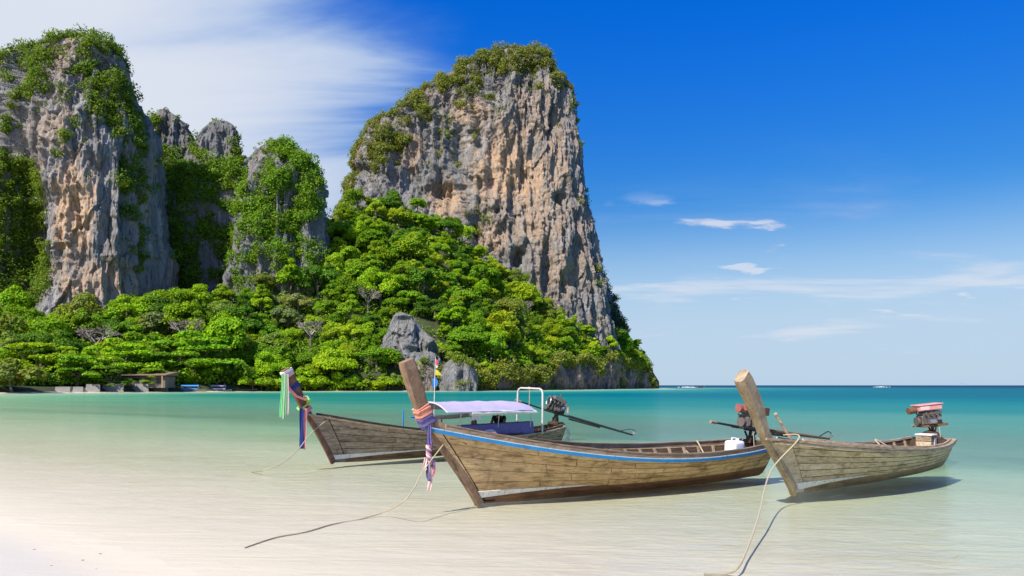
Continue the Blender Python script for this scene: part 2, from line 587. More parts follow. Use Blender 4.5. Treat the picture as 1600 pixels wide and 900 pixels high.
B_PX = np.array([-350, -150, 0, 150, 280, 400, 480, 560, 640, 700, 760, 800, 850, 900, 960, 1012, 1030])
B_SH = np.array([150, 158, 172, 195, 214, 232, 242, 248, 252, 258, 274, 290, 314, 342, 392, 436, 446])     # distance of the waterline along each bearing
SHORE = [(60, -46), (30, -20), (8, -2.2), (-3.55, 7.55), (-5.4, 9.1), (-7.6, 10.6), (-12, 13.4), (-21, 19.4), (-40, 34), (-70, 60), (-100, 98), (-132, 142)]
SHORE += [bx(p, d) for p, d in zip(B_PX[2:], B_SH[2:])]
SHORE += [(96, 470), (92, 520), (40, 600), (-200, 700)]
SHORE = np.array(SHORE, float)
LAND = np.vstack([SHORE, [(-3000, 900), (-3000, -300), (60, -300)]])


def shore_dist(X, Y):
    P = np.stack([X, Y], -1)
    d = np.full(X.shape, 1e9)
    for a, b_ in zip(SHORE[:-1], SHORE[1:]):
        ab = b_ - a
        tt = np.clip(((P - a) @ ab) / (ab @ ab), 0, 1)
        d = np.minimum(d, np.hypot(*(P - a - tt[..., None] * ab).transpose(2, 0, 1)))
    ins = np.zeros(X.shape, bool)
    n = len(LAND)
    for i in range(n):
        x1, y1 = LAND[i]
        x2, y2 = LAND[(i + 1) % n]
        if y1 == y2:
            continue
        cr = ((y1 > Y) != (y2 > Y)) & (X < (x2 - x1) * (Y - y1) / (y2 - y1) + x1)
        ins ^= cr
    return np.where(ins, -d, d)


DD = np.array([-400, -40, -12, -4, 0, 6, 12, 22, 40, 70, 120, 220, 500, 1500])
DZ = np.array([1.6, 1.6, 0.85, 0.27, 0.0, -0.14, -0.28, -0.66, -1.65, -3.1, -5.6, -9.5, -15, -26])


def axis(lims, n):
    """coordinates dense near zero and sparse far away"""
    lo, hi = lims
    k = 4000.0
    f = lambda v: math.copysign(math.log1p(abs(v) / 6.0), v)
    u = np.linspace(f(lo), f(hi), n)
    return np.sign(u) * 6.0 * np.expm1(np.abs(u))


gx = np.unique(np.concatenate([axis((-26000, 26000), 200), np.linspace(-14, 14, 60)]))
gy = np.unique(np.concatenate([axis((-200, 30000), 190), np.linspace(2, 40, 80), np.linspace(150, 460, 70)]))
GX, GY = np.meshgrid(gx, gy)
SD = shore_dist(GX, GY)
BEDZ = np.interp(SD, DD, DZ)
wob = fbm(np.stack([GX.ravel() * 0.12, GY.ravel() * 0.12, 0 * GX.ravel()], -1), 3, 5).reshape(GX.shape)
BEDZ = BEDZ + wob * np.interp(np.abs(SD), [0, 3, 30, 200], [0.003, 0.012, 0.20, 0.8])
ni, nj = GX.shape
idx = np.arange(ni * nj).reshape(ni, nj)
quads = np.stack([idx[:-1, :-1], idx[:-1, 1:], idx[1:, 1:], idx[1:, :-1]], -1).reshape(-1, 4)
me = np_mesh('seabed', np.stack([GX, GY, BEDZ], -1).reshape(-1, 3), quads, M['sand'], True)
tag(link('beach_ground', me), 'pale sand of the beach running under the clear shallow water', 'beach', kind='structure')
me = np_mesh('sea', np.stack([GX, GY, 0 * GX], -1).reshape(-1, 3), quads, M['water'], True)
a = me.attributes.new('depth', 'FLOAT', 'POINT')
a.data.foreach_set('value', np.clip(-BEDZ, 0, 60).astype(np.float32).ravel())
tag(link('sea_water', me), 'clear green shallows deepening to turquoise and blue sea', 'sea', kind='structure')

# ------------------------------------------------------------------ hill under the forest
B_CL = np.array([235, 245, 258, 268, 276, 290, 318, 352, 356, 360, 366, 372, 384, 398, 418, 446, 452])     # distance of the cliff foot
B_ZC = np.array([22, 22, 22, 24, 28, 36, 54, 84, 85, 75, 60, 52, 46, 42, 33, 15, 4])                      # height of the ground there
B_Z0 = np.array([1.2, 1.2, 1.2, 1.3, 1.4, 1.5, 2.0, 3, 3.5, 5, 8, 9, 10, 12, 13, 11, 3])                  # height just behind the waterline
nb, nt_ = 240, 70
bb = np.linspace(-350, 1030, nb)
ys, yc, zc, z0 = (np.interp(bb, B_PX, q) for q in (B_SH, B_CL, B_ZC, B_Z0))


def hill(px, t):
    """world point of the hill: t = 0 at the waterline, 1 at the foot of the cliffs"""
    a0, a1, c1, c0 = (np.interp(px, B_PX, q) for q in (B_SH, B_CL, B_ZC, B_Z0))
    Y = a0 + 0.6 + (a1 - a0 - 0.6) * t
    lift = sstep(t, 0.0, 0.06)
    Z = c0 * lift + (c1 - c0) * np.clip(t, 0, 1.02) ** np.interp(px, [400, 540], [1.7, 1.08]) - 0.6 * (1 - lift)
    X = (px - 800.0) / FPX * Y
    Z = Z + 2.2 * fbm(np.stack(np.broadcast_arrays(X * 0.05, Y * 0.05, 0 * X), -1).reshape(-1, 3), 3, 11).reshape(np.shape(X)) * sstep(t, 0.05, 0.4)
    return X, Y, Z


TT = np.concatenate([np.linspace(-0.02, 0.12, 16), np.linspace(0.14, 1.35, nt_ - 16)])
PB, PT = np.meshgrid(bb, TT)
HX, HY, HZ = hill(PB, PT)
idx = np.arange(HX.size).reshape(HX.shape)
quads = np.stack([idx[:-1, :-1], idx[:-1, 1:], idx[1:, 1:], idx[1:, :-1]], -1).reshape(-1, 4)
tag(link('hill_ground', np_mesh('hill', np.stack([HX, HY, HZ], -1).reshape(-1, 3), quads, M['floor'], True)),
    'dark forest floor of the slope under the trees', 'hill', kind='structure')

# ------------------------------------------------------------------ cliffs
def zpx(py, Y):
    return EYE + (HORIZON - py) / FPX * Y


def leaf_quads(C, N, size, tilt=0.8, aspect=0.62, g=None):
    """one kite-shaped leaf spray per centre; N = outward directions"""
    g = g or rng
    n = len(C)
    D = N + tilt * g.normal(size=(n, 3))
    D /= np.linalg.norm(D, axis=1, keepdims=True) + 1e-9
    A = g.normal(size=(n, 3))
    U = np.cross(D, A)
    U /= np.linalg.norm(U, axis=1, keepdims=True) + 1e-9
    Wv = np.cross(D, U)
    s = (size * (0.7 + 0.6 * g.random(n)))[:, None] if np.ndim(size) == 0 else size[:, None]
    P0 = C - U * s * 0.5
    P1 = C + Wv * s * aspect * 0.5 - D * s * 0.10
    P2 = C + U * s * 0.5 + D * s * 0.04
    P3 = C - Wv * s * aspect * 0.5 - D * s * 0.10
    V = np.stack([P0, P1, P2, P3], 1).reshape(-1, 3)
    return V, np.arange(4 * n).reshape(n, 4)


def shrubs_mesh(name, centres, normals, rad, leaf_size, per, g=None):
    """bushy growth: a puff of leaf sprays round every centre, in one mesh"""
    g = g or rng
    n = len(centres)
    d = g.normal(size=(n, per, 3))
    d /= np.linalg.norm(d, axis=2, keepdims=True)
    r = rad[:, None, None] * (0.35 + 0.65 * g.random((n, per, 1)) ** 0.5)
    off = d * r * np.array([1.0, 1.0, 0.72])
    C = (centres[:, None, :] + off + normals[:, None, :] * rad[:, None, None] * 0.45).reshape(-1, 3)
    Nn = (d + np.array([0, 0, 0.5])).reshape(-1, 3)
    V, Fq = leaf_quads(C, Nn, np.repeat(np.full(n, leaf_size) * (0.75 + 0.25 * rad / rad.mean()), per) * (0.7 + 0.6 * g.random(n * per)), 0.7, 0.7, g)
    return np_mesh(name, V, Fq, M['leaf'])


def cliff_body(name, label, levels, yc, hd, mat, base=-2.0, nu=300, nv=260, expo=2.6, seed=0, amps=(5, 2.2, 1.2, 0.5), dents=(), veg=(), veg_n=1500,
               veg_rad=(0.8, 2.0), veg_leaf=0.75, veg_per=24, veg_col=(0.09, 0.13, 0.02), veg_label=None, top_veg=0.7, band=14.0, skew=0.0, fold=None):
    lv = np.array(sorted(levels, key=lambda q: -q[0]), float)
    zl = zpx(lv[:, 0], yc)
    xl = (lv[:, 1] - 800) / FPX * yc
    xr = (lv[:, 2] - 800) / FPX * yc
    z = np.concatenate([np.linspace(base, zl[-1] - (zl[-1] - base) * 0.12, int(nv * 0.82)), np.linspace(zl[-1] - (zl[-1] - base) * 0.118, zl[-1], nv - int(nv * 0.82))])
    L = np.interp(z, zl, xl)
    Rr = np.interp(z, zl, xr)
    cx, a = (L + Rr) / 2, (Rr - L) / 2
    b = hd * np.clip(a / a.max(), 0.02, 1) ** 0.65 * (1 - 0.55 * np.clip(z / zl[-1], 0, 1) ** 1.4)
    nf = int(nu * 0.80)
    th = np.concatenate([np.linspace(math.pi * 0.96, math.pi * 2.04, nf, endpoint=False), np.linspace(math.pi * 2.04, math.pi * 2.96, nu - nf, endpoint=False)])
    ct, st = np.cos(th), np.sin(th)
    ex = np.sign(ct) * np.abs(ct) ** (2 / expo)
    ey = np.sign(st) * np.abs(st) ** (2 / expo)
    X = cx[:, None] + a[:, None] * ex[None]
    Y = yc + b[:, None] * ey[None] + skew * (X - cx[:, None])
    Z = np.repeat(z[:, None], nu, 1)
    nx, ny = ct / np.maximum(a.max(), 1), st / hd
    nl = np.hypot(nx, ny)
    nx, ny = nx / nl, ny / nl
    P = np.stack([X, Y, Z], -1).reshape(-1, 3)
    if fold:
        X0 = (fold[0] - 800) / FPX * (yc - hd) + 10 * (z[:, None] / 150.0 - 0.5)
        Y = Y + fold[1] * np.clip(X - X0, 0, None) * (ey[None] < 0)
        P = np.stack([X, Y, Z], -1).reshape(-1, 3)
    d = amps[0] * fbm(P / (24, 24, 38), 3, seed) \
        + amps[1] * ridged(P / (5.5, 5.5, 58), 4, seed + 20) \
        + amps[1] * 0.50 * cells(P / (9.0, 9.0, 30.0), seed + 25) + amps[2] * 0.55 * cells(P / (2.4, 2.4, 11.0), seed + 27) \
        + amps[2] * fbm(P / (3.2, 3.2, 14.0), 3, seed + 40) \
        + amps[3] * ridged(P / (1.5, 1.5, 3.4), 2, seed + 60)
    ledge = ridged(P / (30, 30, 7.5), 2, seed + 80)
    d = d + amps[1] * 0.22 * ledge
    d = d.reshape(X.shape)
    fade = np.clip((zl[-1] - Z) / 10.0, 0.15, 1)
    sil = 0.45 + 0.55 * np.abs(st)[None]          # keep the outline close to the photograph's
    d = d * fade * sil
    PX = 800 + FPX * X / Y
    PY = HORIZON - FPX * (Z - EYE) / Y
    front = (st < 0)[None]
    for (dpx, dpy, rx, ry, depth) in dents:
        q = ((PX - dpx) / rx) ** 2 + ((PY - dpy) / ry) ** 2
        d = d - front * depth * np.exp(-q ** 1.5)
    X = X + nx[None] * d
    Y = Y + ny[None] * d
    Z = Z + 0.7 * fbm(P / (5, 5, 5), 2, seed + 90).reshape(X.shape) * fade
    V = np.stack([X, Y, Z], -1)
    idx = np.arange(X.size).reshape(X.shape)
    q = np.stack([idx[:-1], np.roll(idx[:-1], -1, 1), np.roll(idx[1:], -1, 1), idx[1:]], -1).reshape(-1, 4)
    Vf = V.reshape(-1, 3)
    top = len(Vf)
    Vf = np.vstack([Vf, [cx[-1], yc, zl[-1] + 0.4]])
    # cap as degenerate-free quads: pair the ring points
    ring = idx[-1]
    cap = np.stack([ring[0::2], ring[1::2], np.roll(ring[0::2], -1), np.full(len(ring[0::2]), top)], -1)
    q = np.vstack([q, cap])
    origin = np.array([cx[0], yc, 0.0])
    root = thing(name, label, 'cliff', origin)
    link('rock_face', np_mesh('rock_face', Vf - origin, q, mat, True), root)
    # vegetation that clings to it
    PX = 800 + FPX * X / Y
    PY = HORIZON - FPX * (Z - EYE) / Y
    dudz = np.gradient(V, axis=0)
    dudt = np.gradient(V, axis=1)
    NN = np.cross(dudt, dudz)
    NN /= np.linalg.norm(NN, axis=2, keepdims=True) + 1e-9
    clump = fbm(P / (6, 6, 6), 3, seed + 100).reshape(X.shape)
    zsky = np.interp(X, np.concatenate([xl[::1], xr[::-1]]), np.concatenate([zl, zl[::-1]])) if False else None
    # height below the skyline over the same x
    ztop = np.full(X.shape, -1e9)
    for k in range(len(zl) - 1):
        pass
    xs = np.concatenate([xl, xr[::-1]])
    zs_ = np.concatenate([zl, zl[::-1]])
    # outline as a function of x (left flank, then right flank)
    o = np.argsort(xs, kind='stable')
    ztop = np.interp(X, xs[o], zs_[o])
    below = ztop - Z
    w8 = top_veg * sstep(below, band, 0.0) * sstep(clump, -0.45, 0.1) * np.where((X > cx[:, None]) & (Z < 0.80 * zl[-1]), 0.04, 1.0)
    w8 = np.maximum(w8, 0.7 * sstep(NN[..., 2], 0.45, 0.8) * sstep(clump, -0.1, 0.3) * sstep(below, 70.0, 15.0) * (top_veg > 0))
    for (vpx, vpy, rx, ry, dens, thr) in veg:
        e = ((PX - vpx) / rx) ** 2 + ((PY - vpy) / ry) ** 2
        w8 = np.maximum(w8, dens * sstep(e, 1.25, 0.6) * sstep(clump, thr - 0.15, thr + 0.15))
    w8 = w8 * (0.25 + 0.75 * front)
    area = np.linalg.norm(np.cross(dudt, dudz), axis=2)
    w8 = (w8 * area).ravel()
    if veg_n and w8.sum() > 0:
        pick = rng.choice(len(w8), size=veg_n, p=w8 / w8.sum())
        C = V.reshape(-1, 3)[pick] + rng.normal(size=(veg_n, 3)) * 0.4
        rad = veg_rad[0] + (veg_rad[1] - veg_rad[0]) * rng.random(veg_n) ** 2
        Nv = NN.reshape(-1, 3)[pick]
        nbig = veg_n // 9
        me1 = shrubs_mesh('clinging_shrubs', C - origin, Nv, rad, veg_leaf * 0.9, max(8, int(veg_per * 0.62)))
        # fewer, larger bushes and small trees rooted among them
        big = rng.choice(veg_n, nbig, replace=False)
        rb_ = veg_rad[1] * (1.0 + 0.9 * rng.random(nbig) ** 2)
        me2 = shrubs_mesh('large_shrubs', C[big] - origin + np.array([0, 0, 0.6]), Nv[big] * 0.6 + np.array([0, 0, .3]), rb_, veg_leaf, 90)
        ob2 = link('clinging_bushes', me2, None, origin)
        ob2.color = (veg_col[0] * 1.05, veg_col[1] * 1.12, veg_col[2], 1)
        tag(ob2, 'larger bushes among the ' + veg_label, 'bushes', kind='stuff')
        ob = link('clinging_shrubs', me1, None, origin)
        ob.color = (*veg_col, 1)
        tag(ob, veg_label, 'shrubs', kind='stuff')
    return root


def stain(px, py, Y, rx, ry, amt):
    p = at(px, py, Y)
    return (p[0], p[1], p[2], rx * Y / FPX, ry * Y / FPX, amt)


M['rock_main'] = rock('rock_main', [stain(790, 265, 380, 78, 75, 0.95), stain(735, 165, 380, 45, 40, 0.7), stain(700, 310, 380, 40, 45, 0.8), stain(840, 330, 380, 60, 90, 0.55), stain(770, 370, 380, 34, 40, 0.7), stain(870, 250, 380, 30, 80, 0.6), stain(640, 230, 380, 26, 50, 0.5), stain(800, 200, 380, 50, 40, 0.6), stain(880, 420, 380, 40, 60, 0.5)],
                      grey=(0.275, 0.26, 0.245), tan=(0.62, 0.41, 0.25), tan_amt=0.38)
M['rock_left'] = rock('rock_left', [stain(105, 320, 258, 45, 110, 0.95), stain(140, 440, 258, 60, 50, 0.7), stain(60, 180, 258, 40, 60, 0.45), stain(180, 455, 258, 40, 40, 0.7)], grey=(0.30, 0.285, 0.27), tan=(0.66, 0.45, 0.28), tan_amt=0.40)
M['rock_grey'] = rock('rock_grey', [], grey=(0.24, 0.232, 0.225), tan_amt=0.15, zsc=1.3)
M['rock_slab'] = rock('rock_slab', [], grey=(0.27, 0.262, 0.255), tan_amt=0.1, zsc=2.2)
M['rock_sea'] = rock('rock_sea', [], grey=(0.29, 0.235, 0.185), tan=(0.46, 0.31, 0.20), tan_amt=0.95, zsc=1.6, lichen=0.1)

main_lv = [(78, 794, 830), (83, 774, 844), (90, 755, 855), (100, 738, 863), (113, 712, 872), (125, 694, 879), (143, 667, 886), (163, 641, 891), (185, 616, 895), (206, 582, 898), (236, 562, 901), (262, 551, 902),
           (290, 549, 904), (320, 542, 910), (350, 531, 919), (400, 528, 931), (450, 525, 942), (480, 522, 948), (510, 515, 955), (600, 505, 965)]
cliff_body('tall_cliff', 'tall grey and orange limestone cliff with a rounded shrub-covered top, standing alone over the slope', main_lv, 412, 40, M['rock_main'], base=15, nu=520, nv=440, expo=3.0, seed=3,
           amps=(6.0, 4.0, 2.2, 0.9),
           dents=[(806, 408, 9, 17, 9), (873, 312, 13, 11, 7), (690, 300, 26, 13, 8), (852, 410, 9, 40, 6), (718, 235, 10, 34, 4), (822, 262, 7, 30, 5), (742, 362, 8, 10, 5), (640, 270, 10, 40, 4), (900, 400, 8, 60, 3), (770, 150, 9, 30, 3), (858, 190, 18, 14, 4),
                  (560, 268, 26, 8, 4), (885, 440, 10, 20, 4), (775, 330, 14, 5, 3), (830, 350, 10, 40, 3)],
           veg=[(810, 92, 62, 20, 1.0, -0.35), (715, 125, 42, 22, 0.9, -0.2), (640, 170, 45, 30, 0.8, -0.1), (600, 215, 38, 26, 1.0, -0.15), (590, 250, 14, 16, 1.0, -0.2), (545, 290, 10, 34, 0.5, 0.0), (870, 120, 18, 24, 0.7, 0.0),
                (745, 345, 22, 26, 0.35, 0.1), (695, 225, 14, 60, 0.12, 0.1)],
           veg_n=4600, veg_rad=(0.7, 2.1), veg_leaf=0.92, veg_per=22, veg_col=(0.20, 0.225, 0.05), veg_label='dry olive shrubs clinging to the top and ledges of the tall lone cliff', band=13, top_veg=0.9)
# darker shoulder behind its foot
cliff_body('cliff_shoulder', 'dark overgrown rock shoulder behind the seaward foot of the tall cliff', [(425, 925, 945), (450, 915, 951), (480, 910, 961), (500, 905, 969), (530, 900, 980), (600, 890, 990)], 452, 26, M['rock_grey'],
           base=2, nu=120, nv=90, seed=9, amps=(3, 1.5, 1, .4), veg=[(950, 480, 40, 60, 1.0, -0.3)], veg_n=700, veg_col=(0.06, 0.09, 0.02), veg_label='dark green creepers on the shoulder behind the tall cliff')

left_lv = [(55, 106, 132), (60, 94, 145), (67, 82, 157), (74, 70, 171), (88, 50, 181), (97, 34, 186), (108, 4, 190), (118, -30, 195), (135, -70, 202), (155, -110, 210), (180, -140, 220), (200, -160, 225), (250, -190, 229), (300, -205, 232), (350, -215, 236), (400, -220, 239), (450, -225, 239), (490, -230, 237), (600, -240, 236)]
cliff_body('broad_cliff', 'broad pale cliff with an orange streaked wall above the far beach', left_lv, 288, 30, M['rock_left'], base=8, nu=460, nv=380, expo=5.0, seed=31, amps=(6, 3.6, 1.9, 0.8),
           dents=[(30, 330, 42, 95, 15), (20, 430, 50, 60, 10), (165, 380, 10, 45, 4), (120, 170, 8, 60, 3), (200, 330, 14, 120, 6), (180, 440, 22, 40, 4), (140, 410, 26, 22, 3), (60, 230, 8, 40, 3), (225, 420, 8, 80, 5)],
           veg=[(90, 92, 80, 34, 1.0, -0.25), (175, 150, 40, 60, 1.0, -0.25), (200, 230, 34, 70, 0.9, -0.15), (160, 120, 22, 40, 0.9, -0.1), (25, 320, 46, 75, 1.6, -0.6), (30, 420, 52, 60, 1.6, -0.6), (15, 185, 20, 26, 1.0, -0.3), (40, 135, 36, 20, 0.9, -0.2), (100, 215, 8, 7, 1.5, -0.6),
                (215, 330, 22, 90, 0.8, -0.15), (95, 140, 14, 22, 0.6, 0), (10, 250, 14, 14, 0.8, -0.2)],
           veg_n=7600, veg_rad=(0.6, 1.9), veg_leaf=0.78, veg_per=22, veg_col=(0.15, 0.225, 0.026), veg_label='green shrubs and creepers clinging to the broad cliff beside the far beach', band=11, top_veg=0.9)

cliff_body('pointed_pinnacle', 'pointed grey pinnacle just behind the broad pale cliff', [(172, 250, 262), (180, 243, 272), (192, 238, 284), (212, 234, 296), (240, 230, 304), (280, 226, 314), (340, 220, 326), (420, 214, 340), (600, 205, 350)], 345, 14, M['rock_grey'], base=12, nu=190, nv=220, seed=51, amps=(5, 3.4, 2.0, .8),
           veg=[(240, 190, 9, 12, 1.6, -0.5), (296, 235, 16, 36, 1.2, -0.2), (245, 260, 30, 40, 1.2, -0.3), (265, 340, 60, 90, 1.4, -0.2)], veg_n=2400, veg_rad=(0.8, 2.2), veg_leaf=0.85, veg_col=(0.14, 0.22, 0.02), veg_label='green bushes growing round the pointed grey pinnacle', band=3, top_veg=0.2)
cliff_body('square_pinnacle', 'square-topped grey rock pinnacle standing between the pointed pinnacle and the green hump', [(190, 334, 356), (195, 327, 364), (204, 321, 370), (220, 318, 374), (245, 316, 379), (275, 311, 388), (320, 303, 400), (380, 292, 415), (600, 280, 430)], 335, 14, M['rock_grey'], base=12, nu=200, nv=220, seed=61, amps=(4, 3.4, 2.0, .8),
           veg=[(372, 235, 12, 26, 1.3, -0.4), (305, 255, 18, 30, 1.2, -0.3), (350, 300, 60, 30, 1.6, -0.5), (345, 390, 70, 60, 1.5, -0.35), (300, 320, 26, 40, 1.6, -.4), (340, 192, 14, 5, 1.0, -0.2)], veg_n=2400, veg_rad=(0.8, 2.1), veg_leaf=0.85, veg_col=(0.16, 0.235, 0.022), veg_label='green bushes growing round the square-topped pinnacle', band=2, top_veg=0.12)
cliff_body('green_hump', 'rounded rock hump hung with bright green creepers, grey rock showing near its foot', [(224, 420, 442), (230, 410, 452), (242, 401, 464), (258, 394, 478), (275, 390, 488), (295, 386, 496), (320, 380, 502), (350, 374, 505), (400, 366, 503), (440, 360, 496), (600, 350, 490)], 312, 15, M['rock_grey'], base=12, nu=230, nv=240, seed=71, amps=(7, 3.4, 2.0, .8),
           dents=[(415, 265, 12, 20, 3), (470, 390, 10, 40, 4), (400, 400, 10, 40, 4)],
           veg=[(450, 262, 50, 46, 2.0, -0.10), (455, 325, 50, 40, 2.0, 0.06), (395, 350, 40, 50, 1.6, -0.1), (485, 400, 20, 50, 0.8, 0.0), (400, 310, 24, 34, 1.0, 0.0), (380, 400, 20, 60, 1.0, -0.1), (450, 400, 40, 30, 0.4, 0.2)], veg_n=3000, veg_rad=(0.8, 2.2), veg_leaf=0.8, veg_col=(0.17, 0.29, 0.022), veg_label='bright green creepers draped over the rounded rock hump', band=5, top_veg=0.8)
cliff_body('back_wall', 'overgrown rock ridge linking the two pinnacles and the hump', [(243, 290, 306), (252, 282, 318), (262, 262, 396), (272, 244, 408), (290, 236, 430), (320, 228, 470), (360, 222, 500), (420, 216, 506), (600, 210, 512)], 326, 8, M['rock_grey'], base=12, nu=240, nv=160, seed=81, amps=(4, 2, 1, .5),
           veg=[(300, 370, 130, 120, 1.6, 0.02), (480, 380, 60, 60, 1.0, 0.1), (330, 280, 80, 22, 1.8, -0.2)], veg_n=3000, veg_rad=(1.0, 2.6), veg_leaf=0.95, veg_col=(0.15, 0.25, 0.02), veg_label='green growth on the rock ridge between the pinnacles', band=6, top_veg=0.9)
# smaller rocks on the slope and at the water
cliff_body('rock_outcrop', 'smooth grey rock outcrop sticking out of the trees low on the slope', [(489, 620, 632), (494, 614, 645), (506, 609, 653), (518, 607, 662), (530, 604, 674), (545, 600, 681), (565, 598, 684), (600, 596, 690)], 268, 8, M['rock_slab'], base=1, nu=190, nv=150, expo=3.2, seed=91, amps=(3.5, 2.2, 1.8, .8), dents=[(658, 522, 8, 26, 4), (634, 500, 16, 6, 2), (672, 545, 10, 8, 3), (650, 548, 14, 5, 2)], veg_n=0)
cliff_body('shore_boulder', 'dark grey boulder with a hollow at the water edge, below the smooth outcrop', [(562, 704, 728), (570, 694, 738), (585, 688, 745), (600, 686, 747), (612, 685, 747)], 260, 7, M['rock_grey'], base=-2, nu=130, nv=90, seed=95, amps=(2.6, 1.6, 1.0, .5), dents=[(722, 592, 7, 14, 3)], veg_n=160, veg_rad=(.6, 1.3), veg_leaf=.6, veg_col=(0.20, 0.27, 0.03), veg_label='leafy fringe over the shore boulder', band=3)
cliff_body('cave_rock', 'dark undercut rock beside a cleft at the water edge, left of the hollow boulder', [(566, 655, 675), (580, 648, 682), (600, 640, 684), (612, 640, 684)], 257, 5, M['rock_sea'], base=-2, nu=90, nv=60, seed=97, amps=(1.2, 0.8, .6, .35), veg_n=60, veg_rad=(.6, 1.3), veg_leaf=.6, veg_col=(0.12, 0.17, 0.03), veg_label='leafy fringe over the undercut rock')
cliff_body('pale_rock', 'small pale grey rock poking out of the bushes under the seaward end of the cliff', [(500, 930, 942), (506, 925, 950), (520, 922, 954), (600, 920, 956)], 425, 4, M['rock_grey'], base=18, nu=70, nv=60, seed=99, amps=(1.2, 0.8, .6, .3), veg_n=0)


# undercut sea cliff along the foot of the headland
def sea_cliff():
    nb_, nz = 420, 60
    p = np.linspace(742, 1020, nb_)
    Y0 = np.interp(p, B_PX, B_SH)
    top = np.interp(p, [742, 770, 820, 860, 900, 940, 980, 1000, 1012, 1020], [8, 8, 8, 11, 14, 15, 16, 14, 9, 0]) + 2.6 * np.sin(p * 0.11) * np.sin(p * 0.037 + 1) * sstep(p, 1018, 995)
    v = np.linspace(0, 1, nz)
    Zr = -1.5 + (top[None] + 1.5) * v[:, None]
    bul = np.interp(v, [0, 0.08, 0.2, 0.45, 0.75, 1.0], [1.6, 1.5, 0.4, -1.2, -1.0, 3.0])
    Yr = Y0[None] + bul[:, None] * np.ones(nb_)[None]
    Xr = (p[None] - 800) / FPX * Yr
    P = np.stack([Xr, Yr, Zr], -1).reshape(-1, 3)
    d = (4.2 * fbm(P / (13, 13, 13), 3, 201) + 2.6 * ridged(P / (5, 5, 9), 3, 211) + 1.1 * fbm(P / (1.3, 1.3, 2.0), 2, 221)).reshape(Xr.shape)
    d = d * sstep(p, 1022, 1006)[None]
    nx, ny = 0.55, -0.83
    Xr = Xr + nx * d * 0.6
    Yr = Yr + ny * d
    Zr = Zr + 0.9 * fbm(P / (4, 4, 4), 2, 231).reshape(Xr.shape) * v[:, None]
    V = np.stack([Xr, Yr, Zr], -1)
    # back row so that it has thickness
    back = V[-1].copy()
    back[:, 1] += 14
    V = np.concatenate([V, back[None]], 0)
    idx = np.arange(V.shape[0] * V.shape[1]).reshape(V.shape[:2])
    q = np.stack([idx[:-1, :-1], idx[:-1, 1:], idx[1:, 1:], idx[1:, :-1]], -1).reshape(-1, 4)
    o = np.array([40, 380, 0.0])
    root = thing('sea_cliff', 'low brown undercut sea cliff along the foot of the headland', 'cliff', o)
    link('rock_face', np_mesh('rock_face', V.reshape(-1, 3) - o, q, M['rock_sea'], True), root)
    # dry yellowish scrub hanging over its edge
    n = 1700
    i = rng.integers(0, nb_, n)
    drop = np.interp(p[i], [742, 850, 890, 1030], [0.34, 0.30, 0.10, 0.12]) + 0.42 * fbm(np.stack([p[i] * 0.045, 0 * i, 0 * i], -1), 3, 241) + np.interp(p[i], [742, 860, 900, 1030], [0.25, 0.12, 0.0, 0.0])
    k = np.clip(nz - 1 - (nz * np.clip(drop, 0.05, 0.9) * rng.random(n) ** 1.3).astype(int), 4, nz - 1)
    C = V[k, i] + rng.normal(size=(n, 3)) * 0.8 + np.array([0, 0, .6])
    ob = link('edge_scrub', shrubs_mesh('edge_scrub', C - o, np.tile(np.array([.3, -.6, .6]), (n, 1)), 0.6 + 1.6 * rng.random(n), 0.85, 22), None, o)
    ob.color = (0.26, 0.30, 0.05, 1)
    tag(ob, 'dry yellowish scrub hanging over the edge of the low sea cliff', 'scrub', kind='stuff')
    tip = at(1004, 590, 437)
    r2 = cliff_body('headland_tip', 'overhanging brown rock at the seaward tip of the headland', [(566, 985, 1004), (574, 976, 1013), (584, 972, 1015), (594, 970, 1009), (602, 968, 1001), (609, 968, 1003)], 440, 9, M['rock_sea'], base=-2, nu=120, nv=70, seed=111, amps=(1.6, 1.0, .7, .4),
                    veg=[(1000, 572, 26, 12, 1.5, -0.5)], veg_n=150, veg_rad=(.8, 1.8), veg_leaf=.8, veg_col=(0.17, 0.18, 0.04), veg_label='yellow green scrub on the seaward tip of the headland', band=3)


sea_cliff()

# ------------------------------------------------------------------ trees
def crown_round(seed, n_leaf=2500, Rr=6.2, zs=0.85, lobes=16, leaf_s=0.75, base=3.9):
    g = np.random.default_rng(seed)
    C, Nn = [], []
    for k in range(lobes):
        u = g.normal(size=3)
        u[2] = abs(u[2]) * 0.9 - 0.25
        u /= np.linalg.norm(u)
        c = u * Rr * (0.38 + 0.42 * g.random()) * np.array([1, 1, zs])
        r = Rr * (0.16 + 0.30 * g.random() ** 1.5)
        m_ = int(n_leaf / lobes * (r / (Rr * 0.27)) ** 1.7)
        d = g.normal(size=(m_, 3))
        d /= np.linalg.norm(d, axis=1, keepdims=True)
        d[:, 2] = np.where(d[:, 2] < -0.3, -d[:, 2] * 0.6, d[:, 2])
        rr = r * (0.72 + 0.34 * g.random((m_, 1)))
        C.append(c + d * rr * np.array([1, 1, 0.8]))
        Nn.append(d * 0.8 + np.array([0, 0, 0.45]))
    C, Nn = np.vstack(C), np.vstack(Nn)
    C[:, 2] += base
    V, Fq = leaf_quads(C, Nn, leaf_s, 0.55, 0.7, g)
    return np_mesh('crown', V, Fq, M['leaf'])


